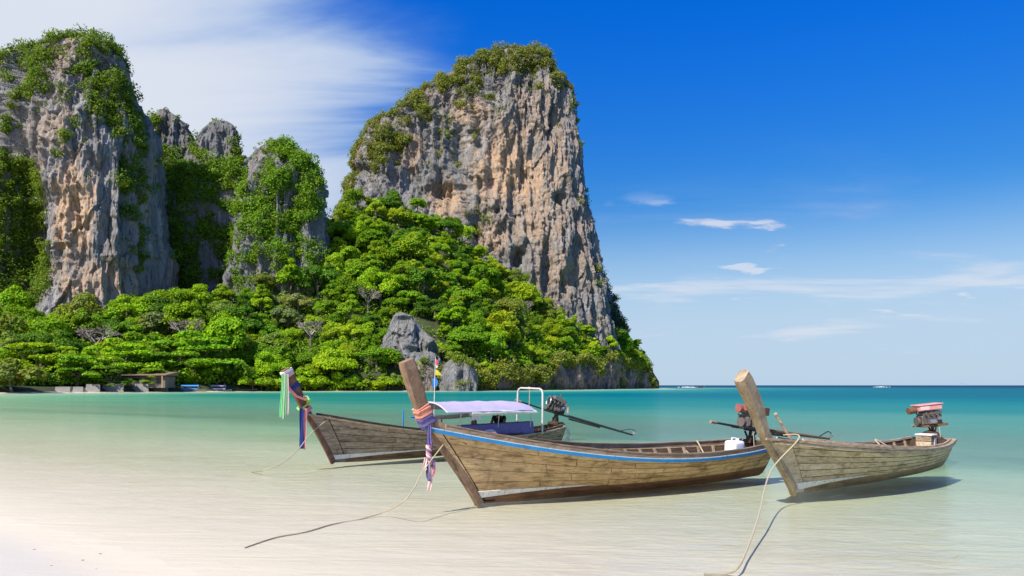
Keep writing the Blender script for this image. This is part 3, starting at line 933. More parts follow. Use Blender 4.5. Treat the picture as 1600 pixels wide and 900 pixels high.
def crown_layers(seed, n_leaf=5200, Rr=7.4, leaf_s=0.66):
    """spreading beach tree: flat tiers of foliage"""
    g = np.random.default_rng(seed)
    C, Nn = [], []
    lobes = 34
    for k in range(lobes):
        tier = g.integers(0, 4)
        a = g.random() * 2 * math.pi
        rad = Rr * (1.0, 0.92, 0.7, 0.42)[tier] * math.sqrt(g.random())
        c = np.array([rad * math.cos(a), rad * math.sin(a), 3.2 + tier * 1.5 + 0.5 * g.normal() - 0.06 * rad])
        r = Rr * (0.20 + 0.13 * g.random())
        m_ = n_leaf // lobes
        d = g.normal(size=(m_, 3))
        d /= np.linalg.norm(d, axis=1, keepdims=True)
        d[:, 2] = np.abs(d[:, 2])
        C.append(c + d * r * (0.55 + 0.5 * g.random((m_, 1))) * np.array([1, 1, 0.38]))
        Nn.append(d * 0.4 + np.array([0, 0, 0.9]))
    C, Nn = np.vstack(C), np.vstack(Nn)
    V, Fq = leaf_quads(C, Nn, leaf_s, 0.45, 0.7, g)
    return np_mesh('crown', V, Fq, M['leaf'])


def trunk_mesh(seed, h=5.0, r=0.30, spread=2.6, limbs=5):
    g = np.random.default_rng(seed)
    mb = MB()
    bend = g.normal(size=2) * 0.35
    mb.tube([(0, 0, -1.0), (0.0, 0.0, 0.3), (bend[0] * 0.5, bend[1] * 0.5, h * 0.5), (bend[0], bend[1], h)], [r * 1.5, r * 1.15, r * 0.85, r * 0.6], 7)
    for k in range(limbs):
        a = 2 * math.pi * (k + 0.4 * g.random()) / limbs
        l = spread * (0.7 + 0.5 * g.random())
        z0 = h * (0.55 + 0.4 * g.random())
        s0 = np.array([bend[0] * z0 / h, bend[1] * z0 / h, z0])
        e = s0 + np.array([l * math.cos(a), l * math.sin(a), l * (0.5 + 0.5 * g.random())])
        mid = (s0 + e) / 2 + np.array([0, 0, -0.15 * l])
        mb.tube([s0, mid, e], [r * 0.5, r * 0.33, r * 0.12], 5)
    return mb.mesh('trunk', M['bark'], True)


def twigs_mesh(seed, Rr=4.2, n=26):
    """leafless grey-brown crown: forking twigs"""
    g = np.random.default_rng(seed)
    mb = MB()

    def grow(p, d, l, r, lev):
        e = p + d * l
        mb.tube([p, (p + e) / 2 + g.normal(size=3) * l * 0.05, e], [r, r * 0.8, r * 0.55], 3, False)
        if lev <= 0:
            return
        for _ in range(3 if lev > 1 else 4):
            dd = d + g.normal(size=3) * 0.62
            dd[2] = abs(dd[2]) * 0.7 + 0.1
            dd /= np.linalg.norm(dd)
            grow(p + d * l * (0.55 + 0.45 * g.random()), dd, l * 0.66, r * 0.62, lev - 1)
    for k in range(6):
        a = 2 * math.pi * k / 6 + g.random()
        d = np.array([math.cos(a) * 0.75, math.sin(a) * 0.75, 0.75])
        grow(np.array([0, 0, 3.6]), d / np.linalg.norm(d), 2.1, 0.15, 4)
    return mb.mesh('crown', M['twig'], False)


CROWNS = {'round': [crown_round(100 + i, 5200, 6.2, 0.88 + 0.13 * (i % 4), 15 + 3 * i, 0.60) for i in range(8)],
          'tall': [crown_round(150 + i, 3200, 5.2, 1.25, 20, 0.72, 6.0) for i in range(2)],
          'bush': [crown_round(170 + i, 1900, 3.8, 0.7, 10, 0.58, 1.6) for i in range(3)],
          'layers': [crown_layers(180 + i) for i in range(3)],
          'bare': [twigs_mesh(190 + i) for i in range(2)]}
TRUNKS = {'round': [trunk_mesh(1), trunk_mesh(2)], 'tall': [trunk_mesh(3, 6.5, 0.3, 2.4)], 'bush': [trunk_mesh(4, 2.0, 0.14, 1.3, 4)], 'layers': [trunk_mesh(5, 4.2, 0.42, 4.6, 7), trunk_mesh(6, 4.0, 0.40, 4.8, 7)], 'bare': [trunk_mesh(7, 4.0, 0.24, 1.6, 4)]}
GREENS = {'bright': (0.270, 0.440, 0.012), 'mid': (0.200, 0.365, 0.014), 'dark': (0.110, 0.235, 0.014), 'lime': (0.360, 0.480, 0.020), 'olive': (0.235, 0.315, 0.050), 'grey': (0.245, 0.295, 0.11)}


def tree(kind, tone, loc, scale, label, group, name=None, rz=None, var=None, zs=1.0):
    nm = name or {'round': 'broadleaf_tree', 'tall': 'broadleaf_tree', 'bush': 'bush', 'layers': 'beach_tree', 'bare': 'bare_tree'}[kind]
    root = thing(nm, label, 'bush' if kind == 'bush' else 'tree', tuple(loc), (0, 0, random.random() * 6.28 if rz is None else rz), group)
    root.scale = (scale * random.uniform(0.85, 1.2), scale * random.uniform(0.85, 1.2), scale * zs * random.uniform(0.85, 1.25))
    cs, ts = CROWNS[kind], TRUNKS[kind]
    link('trunk', ts[random.randrange(len(ts))], root)
    c = link('crown', cs[random.randrange(len(cs)) if var is None else var], root)
    base = GREENS.get(tone, GREENS['mid'])
    j = 0.82 + 0.36 * random.random()
    hshift = 0.9 + 0.2 * random.random()
    c.color = (base[0] * j * hshift, base[1] * j, base[2] * j, 1)
    return root


def on_hill(px, t):
    X, Y, Z = hill(np.array([float(px)]), np.array([float(t)]))
    return (float(X[0]), float(Y[0]), float(Z[0]))


# standout trees first (bearing, place between waterline 0 and cliff foot 1)
SPECIAL = [
    ('layers', 'bright', 60, 0.20, 1.45, 'wide bright green beach tree spreading flat over the far end of the sand'),
    ('layers', 'bright', 190, 0.20, 1.50, 'wide flat-topped beach tree over the grey seawall panels'),
    ('layers', 'mid', 305, 0.19, 1.55, 'broad dark-trunked beach tree beside the moored boats'),
    ('layers', 'mid', 120, 0.10, 1.10, 'shorter spreading beach tree in front of the wall, shading the beach'),
    ('layers', 'mid', 245, 0.12, 1.05, 'spreading beach tree in front of the low house'),
    ('layers', 'dark', 172, 0.035, 0.72, 'small dark tree leaning over the seawall in front of the low house'),
    ('layers', 'mid', 236, 0.035, 0.68, 'small green tree growing between seawall and the moored boats'),
    ('bush', 'olive', 18, 0.02, 2.1, 'pale green rounded shore bush at the far end of the beach'),
    ('bare', 'grey', 150, 0.55, 1.75, 'leafless grey-brown tree below the broad pale cliff'),
    ('bare', 'grey', 292, 0.52, 1.75, 'leafless brown crown above the broad beach tree by the boats'),
    ('bare', 'grey', 485, 0.30, 1.55, 'leafless pale tree low on the slope near the shore'),
    ('bare', 'grey', 575, 0.33, 1.55, 'leafless pale brown tree beside the smooth rock outcrop'),
    ('bare', 'grey', 820, 0.56, 1.55, 'leafless brown tree in the middle of the slope under the tall cliff'),
    ('bare', 'grey', 875, 0.80, 1.50, 'leafless pale tree right under the foot of the tall cliff'),
    ('round', 'grey', 466, 0.66, 1.10, 'grey-green umbrella-shaped tree at the foot of the green hump'),
    ('tall', 'grey', 245, 0.66, 1.35, 'tall grey-green tree rising beside the broad pale cliff'),
    ('round', 'grey', 450, 0.55, 1.3, 'dull grey-green round tree below the green hump'),
    ('tall', 'dark', 660, 0.45, 1.5, 'large dark green tree above the smooth rock outcrop'),
    ('round', 'bright', 520, 0.035, 1.4, 'bright green bushy tree at the water edge behind the prow of the lilac-roofed boat'),
]
placed = []
for kind, tone, px, tt, sc_, lab in SPECIAL:
    p = on_hill(px, tt)
    tree(kind, tone, p, sc_, lab, None, zs=1.0)
    placed.append((p[0], p[1], 3.6 * sc_))


SPOTS = [(60, "below the broad cliff's green recess"), (150, "below the broad cliff's orange wall"), (250, "below the broad cliff's shaded side"), (320, 'below the pointed pinnacle'), (400, 'below the square pinnacle'),
         (470, 'below the green hump'), (560, 'below the gap beside the tall cliff'), (640, "below the tall cliff's olive flank"), (700, 'above the shore boulder'), (770, "below the tall cliff's orange face"),
         (830, "below the tall cliff's hollow"), (900, 'above the sea cliff'), (2000, 'near the seaward tip')]


def zone(px, tt):
    sp = next(t_ for lim, t_ in SPOTS if px < lim)
    hg = 'by the water' if tt < 0.16 else 'low' if tt < 0.38 else 'midway' if tt < 0.62 else 'high' if tt < 0.86 else 'topmost'
    gr = 'trees under the broad cliff' if px < 250 else 'trees below the pinnacles and hump' if px < 560 else 'trees under the tall cliff' if px < 830 else 'trees of the seaward headland'
    return f'{hg}, {sp}', gr


TONE_W = {'bright': 'bright green', 'mid': 'mid green', 'dark': 'dark green', 'lime': 'yellow-green', 'olive': 'olive'}
random.seed(21)
count, tries = 0, 0
while count < 300 and tries < 14000:
    tries += 1
    px = random.uniform(-40, 1008)
    tt = random.uniform(0.02, 1.04)
    if px < 420 and tt < 0.24:
        continue
    p = on_hill(px, tt)
    ipx, ipy = px, HORIZON - FPX * (p[2] - EYE) / p[1]
    if 600 < px < 690 and 0.06 < tt < 0.30:
        continue
    if 684 < px < 750 and tt < 0.12:
        continue
    big = px < 420
    sc_ = (0.58 + 0.85 * random.random() ** 1.25) * (1.12 if big else 1.0)
    if px > 860:
        sc_ *= 0.80
    if 590 < px < 690 and tt < 0.1:
        sc_ *= 0.6
    if tt > 0.8 and px > 540:
        sc_ *= 0.8
    r = 3.55 * sc_
    if any((p[0] - q[0]) ** 2 + (p[1] - q[1]) ** 2 < (r + q[2]) ** 2 * 0.84 for q in placed):
        continue
    u = random.random()
    if px > 780:
        tone = 'lime' if u < 0.34 else 'bright' if u < 0.70 else 'mid' if u < 0.86 else 'olive'
    elif px > 420:
        tone = 'bright' if u < 0.44 else 'mid' if u < 0.74 else 'dark' if u < 0.86 else 'lime'
    else:
        tone = 'bright' if u < 0.36 else 'mid' if u < 0.72 else 'dark' if u < 0.90 else 'olive'
    kind = 'tall' if random.random() < 0.26 else ('bush' if (px > 840 and tt < 0.3 and random.random() < 0.5) else 'round')
    zp, zg = zone(px, tt)
    shape = {'tall': 'tall', 'round': 'round-crowned', 'bush': 'low'}[kind]
    nm = 'bush' if kind == 'bush' else 'tree'
    tree(kind, tone, p, sc_ * (1.25 if kind == 'bush' else 1.0), f'{TONE_W[tone]} {shape} {nm} {zp}', zg)
    placed.append((p[0], p[1], r))
    count += 1

# bushes leaning over the waterline
SHORE_BUSH = []
for i, px in enumerate(np.arange(395, 752, 13.0)):
    if 640 < px < 742 and not (676 < px < 690):
        continue
    p = on_hill(px + random.uniform(-4, 4), random.uniform(0.0, 0.022))
    tone = random.choice(['bright', 'bright', 'mid', 'lime', 'olive'])
    where = 'below the green hump' if px < 560 else 'beside the shore rocks'
    tree('bush', tone, (p[0], p[1], max(p[2], 0.3)), random.uniform(0.85, 1.45), f'{TONE_W[tone]} bush leaning over the waterline {where}', 'bushes leaning over the waterline')
for i, (px, tt) in enumerate(((603, 0.13), (618, 0.07), (640, 0.05), (662, 0.06), (684, 0.13), (693, 0.10), (596, 0.20))):
    p = on_hill(px, tt)
    tone = ['bright', 'olive', 'mid', 'lime', 'bright', 'olive', 'mid'][i]
    tree('bush', tone, p, random.uniform(0.8, 1.2), f'{TONE_W[tone]} bush crowding the foot of the smooth rock outcrop', 'bushes round the outcrop')
for i, px in enumerate((40, 66, 90, 205, 268, 330, 350, 372, 388)):
    p = on_hill(px, random.uniform(0.06, 0.16))
    tone = random.choice(['mid', 'dark'])
    tree('bush', tone, p, random.uniform(0.9, 1.4), f'{TONE_W[tone]} bush in the shade of the beach trees', 'bushes under the beach trees')

# undergrowth that closes the gaps between the trunks
n = 5200
px = rng.uniform(-60, 1016, n)
tt = rng.uniform(0.0, 1.12, n) ** 1.1
keep = ~(((px > 604) & (px < 684) & (tt < 0.2)) | ((px < 420) & (tt < 0.10)) | ((px > 684) & (px < 750) & (tt < 0.1)))
px, tt = px[keep], tt[keep]
X, Y, Z = hill(px, tt)
C = np.stack([X, Y, Z + 0.8], -1)
o = link('undergrowth', shrubs_mesh('undergrowth', C - np.array([0, 300, 0]), np.tile(np.array([0, -.4, .7]), (len(C), 1)), 1.0 + 2.4 * rng.random(len(C)) ** 1.5, 0.9, 30), None, (0, 300, 0))
o.color = (0.20, 0.345, 0.016, 1)
tag(o, 'dense green undergrowth between the trees of the slope', 'undergrowth', kind='stuff')

# trees that would share a label are told apart by their order along the shore
same = {}
for ob in COL.objects:
    if ob.parent is None and ob.get('category') in ('tree', 'bush'):
        same.setdefault(ob['label'], []).append(ob)
ORD = ['first', 'second', 'third', 'fourth', 'fifth', 'sixth', 'seventh', 'eighth', 'ninth', 'tenth', 'eleventh', 'twelfth']
for lab, obs in same.items():
    if len(obs) < 2:
        continue
    obs.sort(key=lambda q: q.location.x / q.location.y)
    for i, ob in enumerate(obs):
        if len(obs) == 2:
            ob['label'] = lab + (', left one', ', right one')[i]
        else:
            ob['label'] = lab + ', ' + ORD[min(i, 11)] + ' from left'

# ------------------------------------------------------------------ long-tail boats
M['wood_gold'] = wood('wood_gold', (0.80, 0.575, 0.315), (0.60, 0.405, 0.20), (0.19, 0.115, 0.062), 0.60, rough=0.72)
M['wood_grey'] = wood('wood_grey', (0.78, 0.64, 0.455), (0.58, 0.455, 0.305), (0.20, 0.145, 0.095), 0.50, rough=0.85)
M['wood_brown'] = wood('wood_brown', (0.56, 0.45, 0.33), (0.34, 0.255, 0.175), (0.115, 0.078, 0.052), 0.60, rough=0.82)
M['post_brown'] = wood('post_brown', (0.42, 0.285, 0.19), (0.29, 0.185, 0.115), (0.14, 0.085, 0.052), 0.30, rough=0.75, axis=(3.0, 9.0, 3.0))
M['post_grey'] = wood('post_grey', (0.58, 0.455, 0.31), (0.43, 0.325, 0.215), (0.20, 0.14, 0.09), 0.30, rough=0.82, axis=(3.0, 9.0, 3.0))
M['post_red'] = wood('post_red', (0.28, 0.15, 0.095), (0.19, 0.095, 0.06), (0.085, 0.045, 0.03), 0.3, rough=0.7, axis=(3.0, 9.0, 3.0))
M['cap_wood'] = wood('cap_wood', (0.52, 0.42, 0.30), (0.36, 0.26, 0.175), (0.16, 0.10, 0.06), 0.3)
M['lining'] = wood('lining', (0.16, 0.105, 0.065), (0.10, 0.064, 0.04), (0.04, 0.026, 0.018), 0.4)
M['seam'] = plain('seam', (0.040, 0.026, 0.017), 0.95, var=0.4)
M['bottom_red'] = wood('bottom_red', (0.36, 0.20, 0.115), (0.25, 0.13, 0.072), (0.11, 0.062, 0.038), 0.45)
M['bottom_grey'] = wood('bottom_grey', (0.40, 0.29, 0.20), (0.29, 0.205, 0.135), (0.15, 0.10, 0.066), 0.4)
M['white_paint'] = plain('white_paint', (0.86, 0.82, 0.74), 0.7, var=0.25, scale=7, dirt=(0.27, 0.19, 0.12))
M['blue_paint'] = plain('blue_paint', (0.02, 0.27, 0.60), 0.5, var=0.30, scale=6, dirt=(0.09, 0.16, 0.22))
M['white_line'] = plain('white_line', (0.62, 0.70, 0.74), 0.55, var=0.2, scale=6, dirt=(0.2, 0.35, 0.5))
M['peach'] = plain('peach_cloth', (0.72, 0.28, 0.19), 0.9, var=0.4, scale=22, bump=0.5)
M['pink'] = plain('pink_cloth', (0.78, 0.30, 0.33), 0.9, var=0.35, scale=22, bump=0.5)
M['palepink'] = plain('pale_pink_cloth', (0.80, 0.55, 0.50), 0.9, var=0.3, scale=22, bump=0.5)
M['purple'] = plain('purple_cloth', (0.15, 0.125, 0.31), 0.9, var=0.45, scale=18, bump=0.5)
M['navy'] = plain('navy_cloth', (0.030, 0.055, 0.27), 0.9, var=0.4, scale=18, bump=0.5)
M['green_cloth'] = plain('green_cloth', (0.22, 0.66, 0.24), 0.9, var=0.3, scale=18, bump=0.5)
M['white_cloth'] = plain('white_cloth', (0.74, 0.72, 0.68), 0.9, var=0.25, scale=14, bump=0.4)
M['lilac'] = plain('lilac_canvas', (0.50, 0.43, 0.58), 0.85, var=0.22, scale=3, bump=0.4)
M['yellow'] = plain('yellow_cloth', (0.62, 0.56, 0.06), 0.85, var=0.25, scale=12)
M['flag_red'] = plain('flag_red', (0.62, 0.10, 0.14), 0.85, var=0.25, scale=12)
M['flag_blue'] = plain('flag_blue', (0.02, 0.22, 0.62), 0.85, var=0.25, scale=12)
M['black_metal'] = plain('black_metal', (0.035, 0.034, 0.035), 0.5, 0.3, var=0.5, scale=14, dirt=(0.09, 0.07, 0.055))
M['engine_grey'] = plain('engine_grey', (0.17, 0.145, 0.13), 0.6, 0.4, var=0.65, scale=24, bump=0.6, dirt=(0.30, 0.24, 0.20))
M['rust'] = plain('rust', (0.22, 0.105, 0.055), 0.85, 0.1, var=0.6, scale=16, bump=0.5, dirt=(0.10, 0.05, 0.03))
M['cover_red'] = plain('cover_red', (0.33, 0.105, 0.085), 0.55, var=0.4, scale=9, dirt=(0.16, 0.07, 0.05))
M['cover_pink'] = plain('cover_pink', (0.72, 0.33, 0.31), 0.55, var=0.3, scale=9, dirt=(0.45, 0.20, 0.17))
M['steel'] = plain('steel', (0.55, 0.54, 0.52), 0.35, 0.8, var=0.3, scale=14, dirt=(0.28, 0.2, 0.14))
M['pipe_white'] = plain('pipe_white', (0.66, 0.62, 0.58), 0.45, var=0.3, scale=10, dirt=(0.35, 0.25, 0.18))
M['rope'] = plain('rope', (0.52, 0.43, 0.29), 0.95, var=0.4, scale=60, bump=0.6)
M['rope_dark'] = plain('rope_dark', (0.20, 0.155, 0.10), 0.95, var=0.4, scale=60, bump=0.6)
M['plastic_white'] = plain('plastic_white', (0.86, 0.86, 0.88), 0.4, var=0.08, scale=6, bump=0.05)
M['concrete'] = plain('concrete', (0.30, 0.275, 0.245), 0.9, var=0.5, scale=0.8, bump=0.3, dirt=(0.24, 0.21, 0.18))
M['skin'] = plain('skin', (0.30, 0.165, 0.10), 0.6, var=0.15)
M['dark_shirt'] = plain('dark_shirt', (0.018, 0.018, 0.021), 0.9, var=0.3)
M['hair'] = plain('hair', (0.035, 0.018, 0.010), 0.7, var=0.3)


class Hull:
    def __init__(s, L, r, B, T, zb, zm, zs, sm, pw, hp, draft=0.15, band=0.12):
        s.__dict__.update(L=L, r=r, B=B, T=T, zb=zb, zm=zm, zs=zs, sm=sm, pw=pw, hp=hp, draft=draft, band=band)

    def hb(s, q):
        a = 1 - (1 - np.clip(q / 0.55, 0, 1)) ** s.hp
        k = np.clip((q - 0.55) / 0.45, 0, 1)
        return s.B * (0.05 + 0.95 * a) * (1 - (1 - s.T) * k ** 2)

    def zsh(s, q):
        f = s.zm + (s.zb - s.zm) * (np.clip(s.sm - q, 0, 1) / s.sm) ** s.pw
        k = s.zm + (s.zs - s.zm) * (np.clip(q - s.sm, 0, 1) / (1 - s.sm)) ** 2
        return float(np.where(q < s.sm, f, k))

    def zk(s, q):
        return float(-np.interp(q, [0, 0.08, 0.3, 0.8, 1.0], [0.03, 0.07, s.draft * 0.8, s.draft, s.draft]))

    def xst(s, z):
        u = z / s.zb
        return -s.r * (u + 0.10 * u * (u - 1)) if z > 0 else -0.55 * z

    def xen(s, z):
        return s.L + 0.22 * (z - s.zs)

    def ex(s, q):
        return float(np.interp(q, [0, 0.15, 0.4, 0.75, 1.0], [0.95, 0.80, 0.44, 0.36, 0.34]))

    def pt(s, q, v, side, inset=0.0):
        """point at station q (0 bow .. 1 stern), height fraction v (0 keel .. 1 sheer)"""
        zk, zt = s.zk(q), s.zsh(q)
        z = zk + (zt - zk) * v
        x = s.xst(z) + (s.xen(z) - s.xst(z)) * q
        y = float(s.hb(q)) * max(v, 0.0) ** s.ex(q)
        y = max(y - inset, 0.012)
        return np.array([x, side * y, z + (inset * 0.5 if v < 0.3 else 0)])

    def vband(s, q, z=None):
        z = s.band if z is None else z
        return (z - s.zk(q)) / (s.zsh(q) - s.zk(q))


def strip(mb, pts_a, pts_b, thick_a, thick_b):
    """plank: outer edges a (low) and b (high), inner copies moved inwards"""
    rings = []
    for a, b, ta, tb in zip(pts_a, pts_b, thick_a, thick_b):
        rings.append([a, b, tb, ta])
    mb.sweep(rings)


def build_hull(root, H, mats, strakes=4, bow=0.10, seed=0, gap=0.010, white=None, butts=4):
    """hull part with every plank as a piece of its own"""
    g = random.Random(seed)
    hull = link('hull', None, root)
    hull.empty_display_size = 0.1
    st = np.linspace(0, 1, 41)
    # dark shell just inside the planking, closing seams; also the inside of the boat
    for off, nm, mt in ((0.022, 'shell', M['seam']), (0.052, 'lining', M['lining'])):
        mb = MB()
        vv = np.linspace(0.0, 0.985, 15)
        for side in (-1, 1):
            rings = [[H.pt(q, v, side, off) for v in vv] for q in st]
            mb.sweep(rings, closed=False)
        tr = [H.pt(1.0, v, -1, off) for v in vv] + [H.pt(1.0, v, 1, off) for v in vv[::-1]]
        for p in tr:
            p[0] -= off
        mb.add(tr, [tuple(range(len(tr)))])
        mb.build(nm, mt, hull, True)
    # painted bottom
    mb = MB()
    for side in (-1, 1):
        rings = []
        for q in st:
            vb = H.vband(q)
            rings.append([H.pt(q, vb * f, side, 0.0) for f in np.linspace(0, 1, 9)])
        mb.sweep(rings, closed=False)
    mb.build('bottom', mats['bottom'], hull, True)
    # strakes
    for side in (-1, 1):
        for k in range(strakes):
            cuts = [bow + 0.0004]
            n = butts
            for j in range(1, n):
                cuts.append(bow + (1 - bow) * (j + (0.42 if k % 2 else 0.0) + 0.25 * (g.random() - 0.5)) / n)
            cuts.append(0.998)
            for c0, c1 in zip(cuts[:-1], cuts[1:]):
                qs = np.linspace(c0 + 0.0009, c1 - 0.0009, max(4, int((c1 - c0) * 26)))
                proud = g.uniform(0.0, 0.006)
                lo, hi, lt, ht = [], [], [], []
                for q in qs:
                    vb = H.vband(q)
                    hgt = (H.zsh(q) - H.zk(q))
                    v0 = vb + (1 - vb) * k / strakes + gap * 0.5 / hgt
                    v1 = vb + (1 - vb) * (k + 1) / strakes - gap * 0.5 / hgt
                    lo.append(H.pt(q, v0, side, -proud))
                    hi.append(H.pt(q, v1, side, -proud))
                    lt.append(H.pt(q, v0, side, 0.026))
                    ht.append(H.pt(q, v1, side, 0.026))
                mb = MB()
                strip(mb, lo, hi, lt, ht)
                mb.build('plank', mats['plank'], hull)
        # bow board
        qs = np.linspace(0.0, bow - 0.002, 6)
        mb = MB()
        rings = []
        for v in np.linspace(0.02, 1.0, 12):
            ring = [H.pt(q, v, side, -0.006) for q in qs] + [H.pt(q, v, side, 0.02) for q in qs[::-1]]
            rings.append(ring)
        mb.sweep(rings)
        mb.build('bow_board', mats['bow'], hull, False)
        # white waterline stripe, wide at the bow and running out aft
        if white:
            q1, h0 = white
            mb = MB()
            rings = []
            for q in np.linspace(0.004, q1, 14):
                f = 1 - q / q1
                top = H.band + 0.035 + 0.025 * f
                low = H.band + 0.035 - (h0 * f + 0.006)
                a = H.pt(q, H.vband(q, low), side, -0.012)
                b = H.pt(q, H.vband(q, top), side, -0.012)
                a2 = H.pt(q, H.vband(q, low), side, 0.0)
                b2 = H.pt(q, H.vband(q, top), side, 0.0)
                rings.append([a, b, b2, a2])
            mb.sweep(rings)
            mb.build('waterline_stripe', M['white_paint'], hull)
    # transom boards
    rows = 4
    for k in range(rows):
        v0, v1 = 0.12 + 0.88 * k / rows + 0.006, 0.12 + 0.88 * (k + 1) / rows - 0.006
        a, b, c, d = H.pt(1, v0, -1), H.pt(1, v1, -1), H.pt(1, v1, 1), H.pt(1, v0, 1)
        mb = MB()
        mb.sweep([[a, b, c, d], [p + np.array([0.03, 0, 0]) for p in (a, b, c, d)]])
        mb.build('transom_board', mats['plank'], hull, False, 0.004)
    return hull


def rail(H, side, q0, q1, out, up, w_, h_, n=44, wav=0.0):
    """rectangular rail following the sheer: 'out' outboard of it, 'up' above it"""
    rings = []
    for i, q in enumerate(np.linspace(q0, q1, n)):
        p = H.pt(q, 1.0, side)
        j = wav * math.sin(i * 1.7) * 0.5 + wav * math.sin(i * 0.63)
        y0 = abs(p[1]) + out
        z = p[2] + up + j
        rings.append([np.array([p[0], side * max(y0 - w_, 0.0), z]), np.array([p[0], side * y0, z]), np.array([p[0], side * y0, z + h_]), np.array([p[0], side * max(y0 - w_, 0.0), z + h_])])
    mb = MB()
    mb.sweep(rings)
    return mb


def post(root, H, tip, mat, wid=(0.10, 0.15), dep=(0.12, 0.24), bend=0.0, name='prow_post', ease=0.0):
    """stem post from the foot up past the sheer to the tip (x, z in boat axes)"""
    zs0 = H.zb
    pts = [(H.xst(z), z) for z in np.linspace(-0.06, zs0, 9)]
    x0, z0 = pts[-1]
    for u in np.linspace(0.12, 1, 12):
        x = x0 + (tip[0] - x0) * u
        z = z0 + (tip[1] - z0) * u
        x -= bend * math.sin(math.pi * u)
        pts.append((x, z))
    n = len(pts)
    rings = []
    for i, (x, z) in enumerate(pts):
        a, b = pts[max(i - 1, 0)], pts[min(i + 1, n - 1)]
        tx, tz = b[0] - a[0], b[1] - a[1]
        l = math.hypot(tx, tz)
        tx, tz = tx / l, tz / l
        nx, nz = tz, -tx                     # pointing aft
        f = np.clip((i - 5) / (n - 6), 0, 1)
        wv = wid[0] + (wid[1] - wid[0]) * f
        dv = dep[0] + (dep[1] - dep[0]) * min(1, f * 1.6)
        c = 0.22 * wv
        sec = [(-0.02, -wv / 2 + c), (-0.02 + c, -wv / 2), (dv - c, -wv / 2), (dv, -wv / 2 + c), (dv, wv / 2 - c), (dv - c, wv / 2), (-0.02 + c, wv / 2), (-0.02, wv / 2 - c)]
        if i == n - 1:
            sec = [(0.5 * dv + (s_[0] - 0.5 * dv) * 0.9, s_[1] * 0.9) for s_ in sec]
        sh = 0.04 if i == n - 1 else 0.0
        rings.append([np.array([x + nx * s_[0] + tx * sh, s_[1], z + nz * s_[0] + tz * sh]) for s_ in sec])
    mb = MB()
    mb.sweep(rings)
    o = mb.build(name, mat, root, True)
    return pts


def post_frame(pts, f):
    """point and directions on the post at fraction f of its free length (0 sheer .. 1 tip)"""
    base, n = 8, len(pts) - 1
    u = base + f * (n - base)
    i = min(int(u), n - 1)
    k = u - i
    p = np.array([pts[i][0] * (1 - k) + pts[i + 1][0] * k, 0, pts[i][1] * (1 - k) + pts[i + 1][1] * k])
    d = np.array([pts[i + 1][0] - pts[i][0], 0, pts[i + 1][1] - pts[i][1]])
    d /= np.linalg.norm(d)
    return p, d, np.array([d[2], 0, -d[0]])


def wrap(pts, f0, f1, wv, dv, bulge=0.018, turns=3, seed=0):
    """cloth wound round the post: a lumpy sleeve"""
    g = random.Random(seed)
    mb = MB()
    rings = []
    n = 5 * turns
    for i in range(n + 1):
        f = f0 + (f1 - f0) * i / n
        p, d, a = post_frame(pts, f)
        b = bulge * (0.55 + 0.45 * abs(math.sin(i * math.pi / 5 + 0.4))) + 0.004 * g.random()
        hw, x0, x1 = wv / 2 + b, -0.02 - b, dv + b
        c = 0.03
        sec = [(x0, -hw + c), (x0 + c, -hw), (x1 - c, -hw), (x1, -hw + c), (x1, hw - c), (x1 - c, hw), (x0 + c, hw), (x0, hw - c)]
        rings.append([p + a * s_[0] + np.array([0, s_[1], 0]) + d * 0.012 * math.sin(k * 1.3 + i) for k, s_ in enumerate(sec)])
    mb.sweep(rings)
    return mb


def strip_cloth(mb, top, length, width, dirv, folds=3, sway=0.03, seed=0, thick=0.006):
    """hanging ribbon with folds; dirv = horizontal direction of its width"""
    g = random.Random(seed)
    dirv = np.array(dirv, float)
    dirv /= np.linalg.norm(dirv)
    nv_ = np.array([-dirv[1], dirv[0], 0])
    n, k = 12, folds * 4
    ph = g.random() * 6
    F, Bk = [], []
    for i in range(n + 1):
        u = i / n
        c = np.array(top) + np.array([0, 0, -length * u]) + dirv * sway * math.sin(2.2 * u + ph) * u + nv_ * sway * 0.6 * math.sin(1.7 * u + ph) * u
        wv = width * (0.75 + 0.35 * u)
        row, row2 = [], []
        for j in range(k + 1):
            s_ = j / k - 0.5
            off = nv_ * (0.20 * width / folds) * math.sin(2 * math.pi * folds * (s_ + 0.5) + 0.8 * u + ph)
            end = np.array([0, 0, -0.03 * math.sin(j * 2.1 + ph)]) * (u > 0.9)
            row.append(c + dirv * s_ * wv + off + end)
            row2.append(c + dirv * s_ * wv + off + nv_ * thick + end)
        F.append(row)
        Bk.append(row2)
    rings = [f + b[::-1] for f, b in zip(F, Bk)]
    mb.sweep(rings)
    return mb


def ribs(root, H, qs, mat):
    for q in qs:
        for side in (-1, 1):
            mb = MB()
            rings = []
            for v in np.linspace(0.32, 0.985, 7):
                a = H.pt(q - 0.003, v, side, 0.050)
                b = H.pt(q + 0.003, v, side, 0.050)
                c = H.pt(q + 0.003, v, side, 0.095)
                d = H.pt(q - 0.003, v, side, 0.095)
                rings.append([a, b, c, d])
            mb.sweep(rings)
            mb.build('rib', mat, root)


def deck(root, H, q0, q1, z, mat, boards=5):
    """floor boards laid lengthwise"""
    for k in range(boards):
        mb = MB()
        rings = []
        for q in np.linspace(q0, q1, 16):
            v = (z - H.zk(q)) / (H.zsh(q) - H.zk(q))
            p = H.pt(q, v, 1, 0.06)
            hw = p[1]
            y0 = -hw + 2 * hw * k / boards + 0.006
            y1 = -hw + 2 * hw * (k + 1) / boards - 0.006
            rings.append([np.array([p[0], y0, z]), np.array([p[0], y1, z]), np.array([p[0], y1, z - 0.02]), np.array([p[0], y0, z - 0.02])])
        mb.sweep(rings)
        mb.build('floor_board', mat, root)


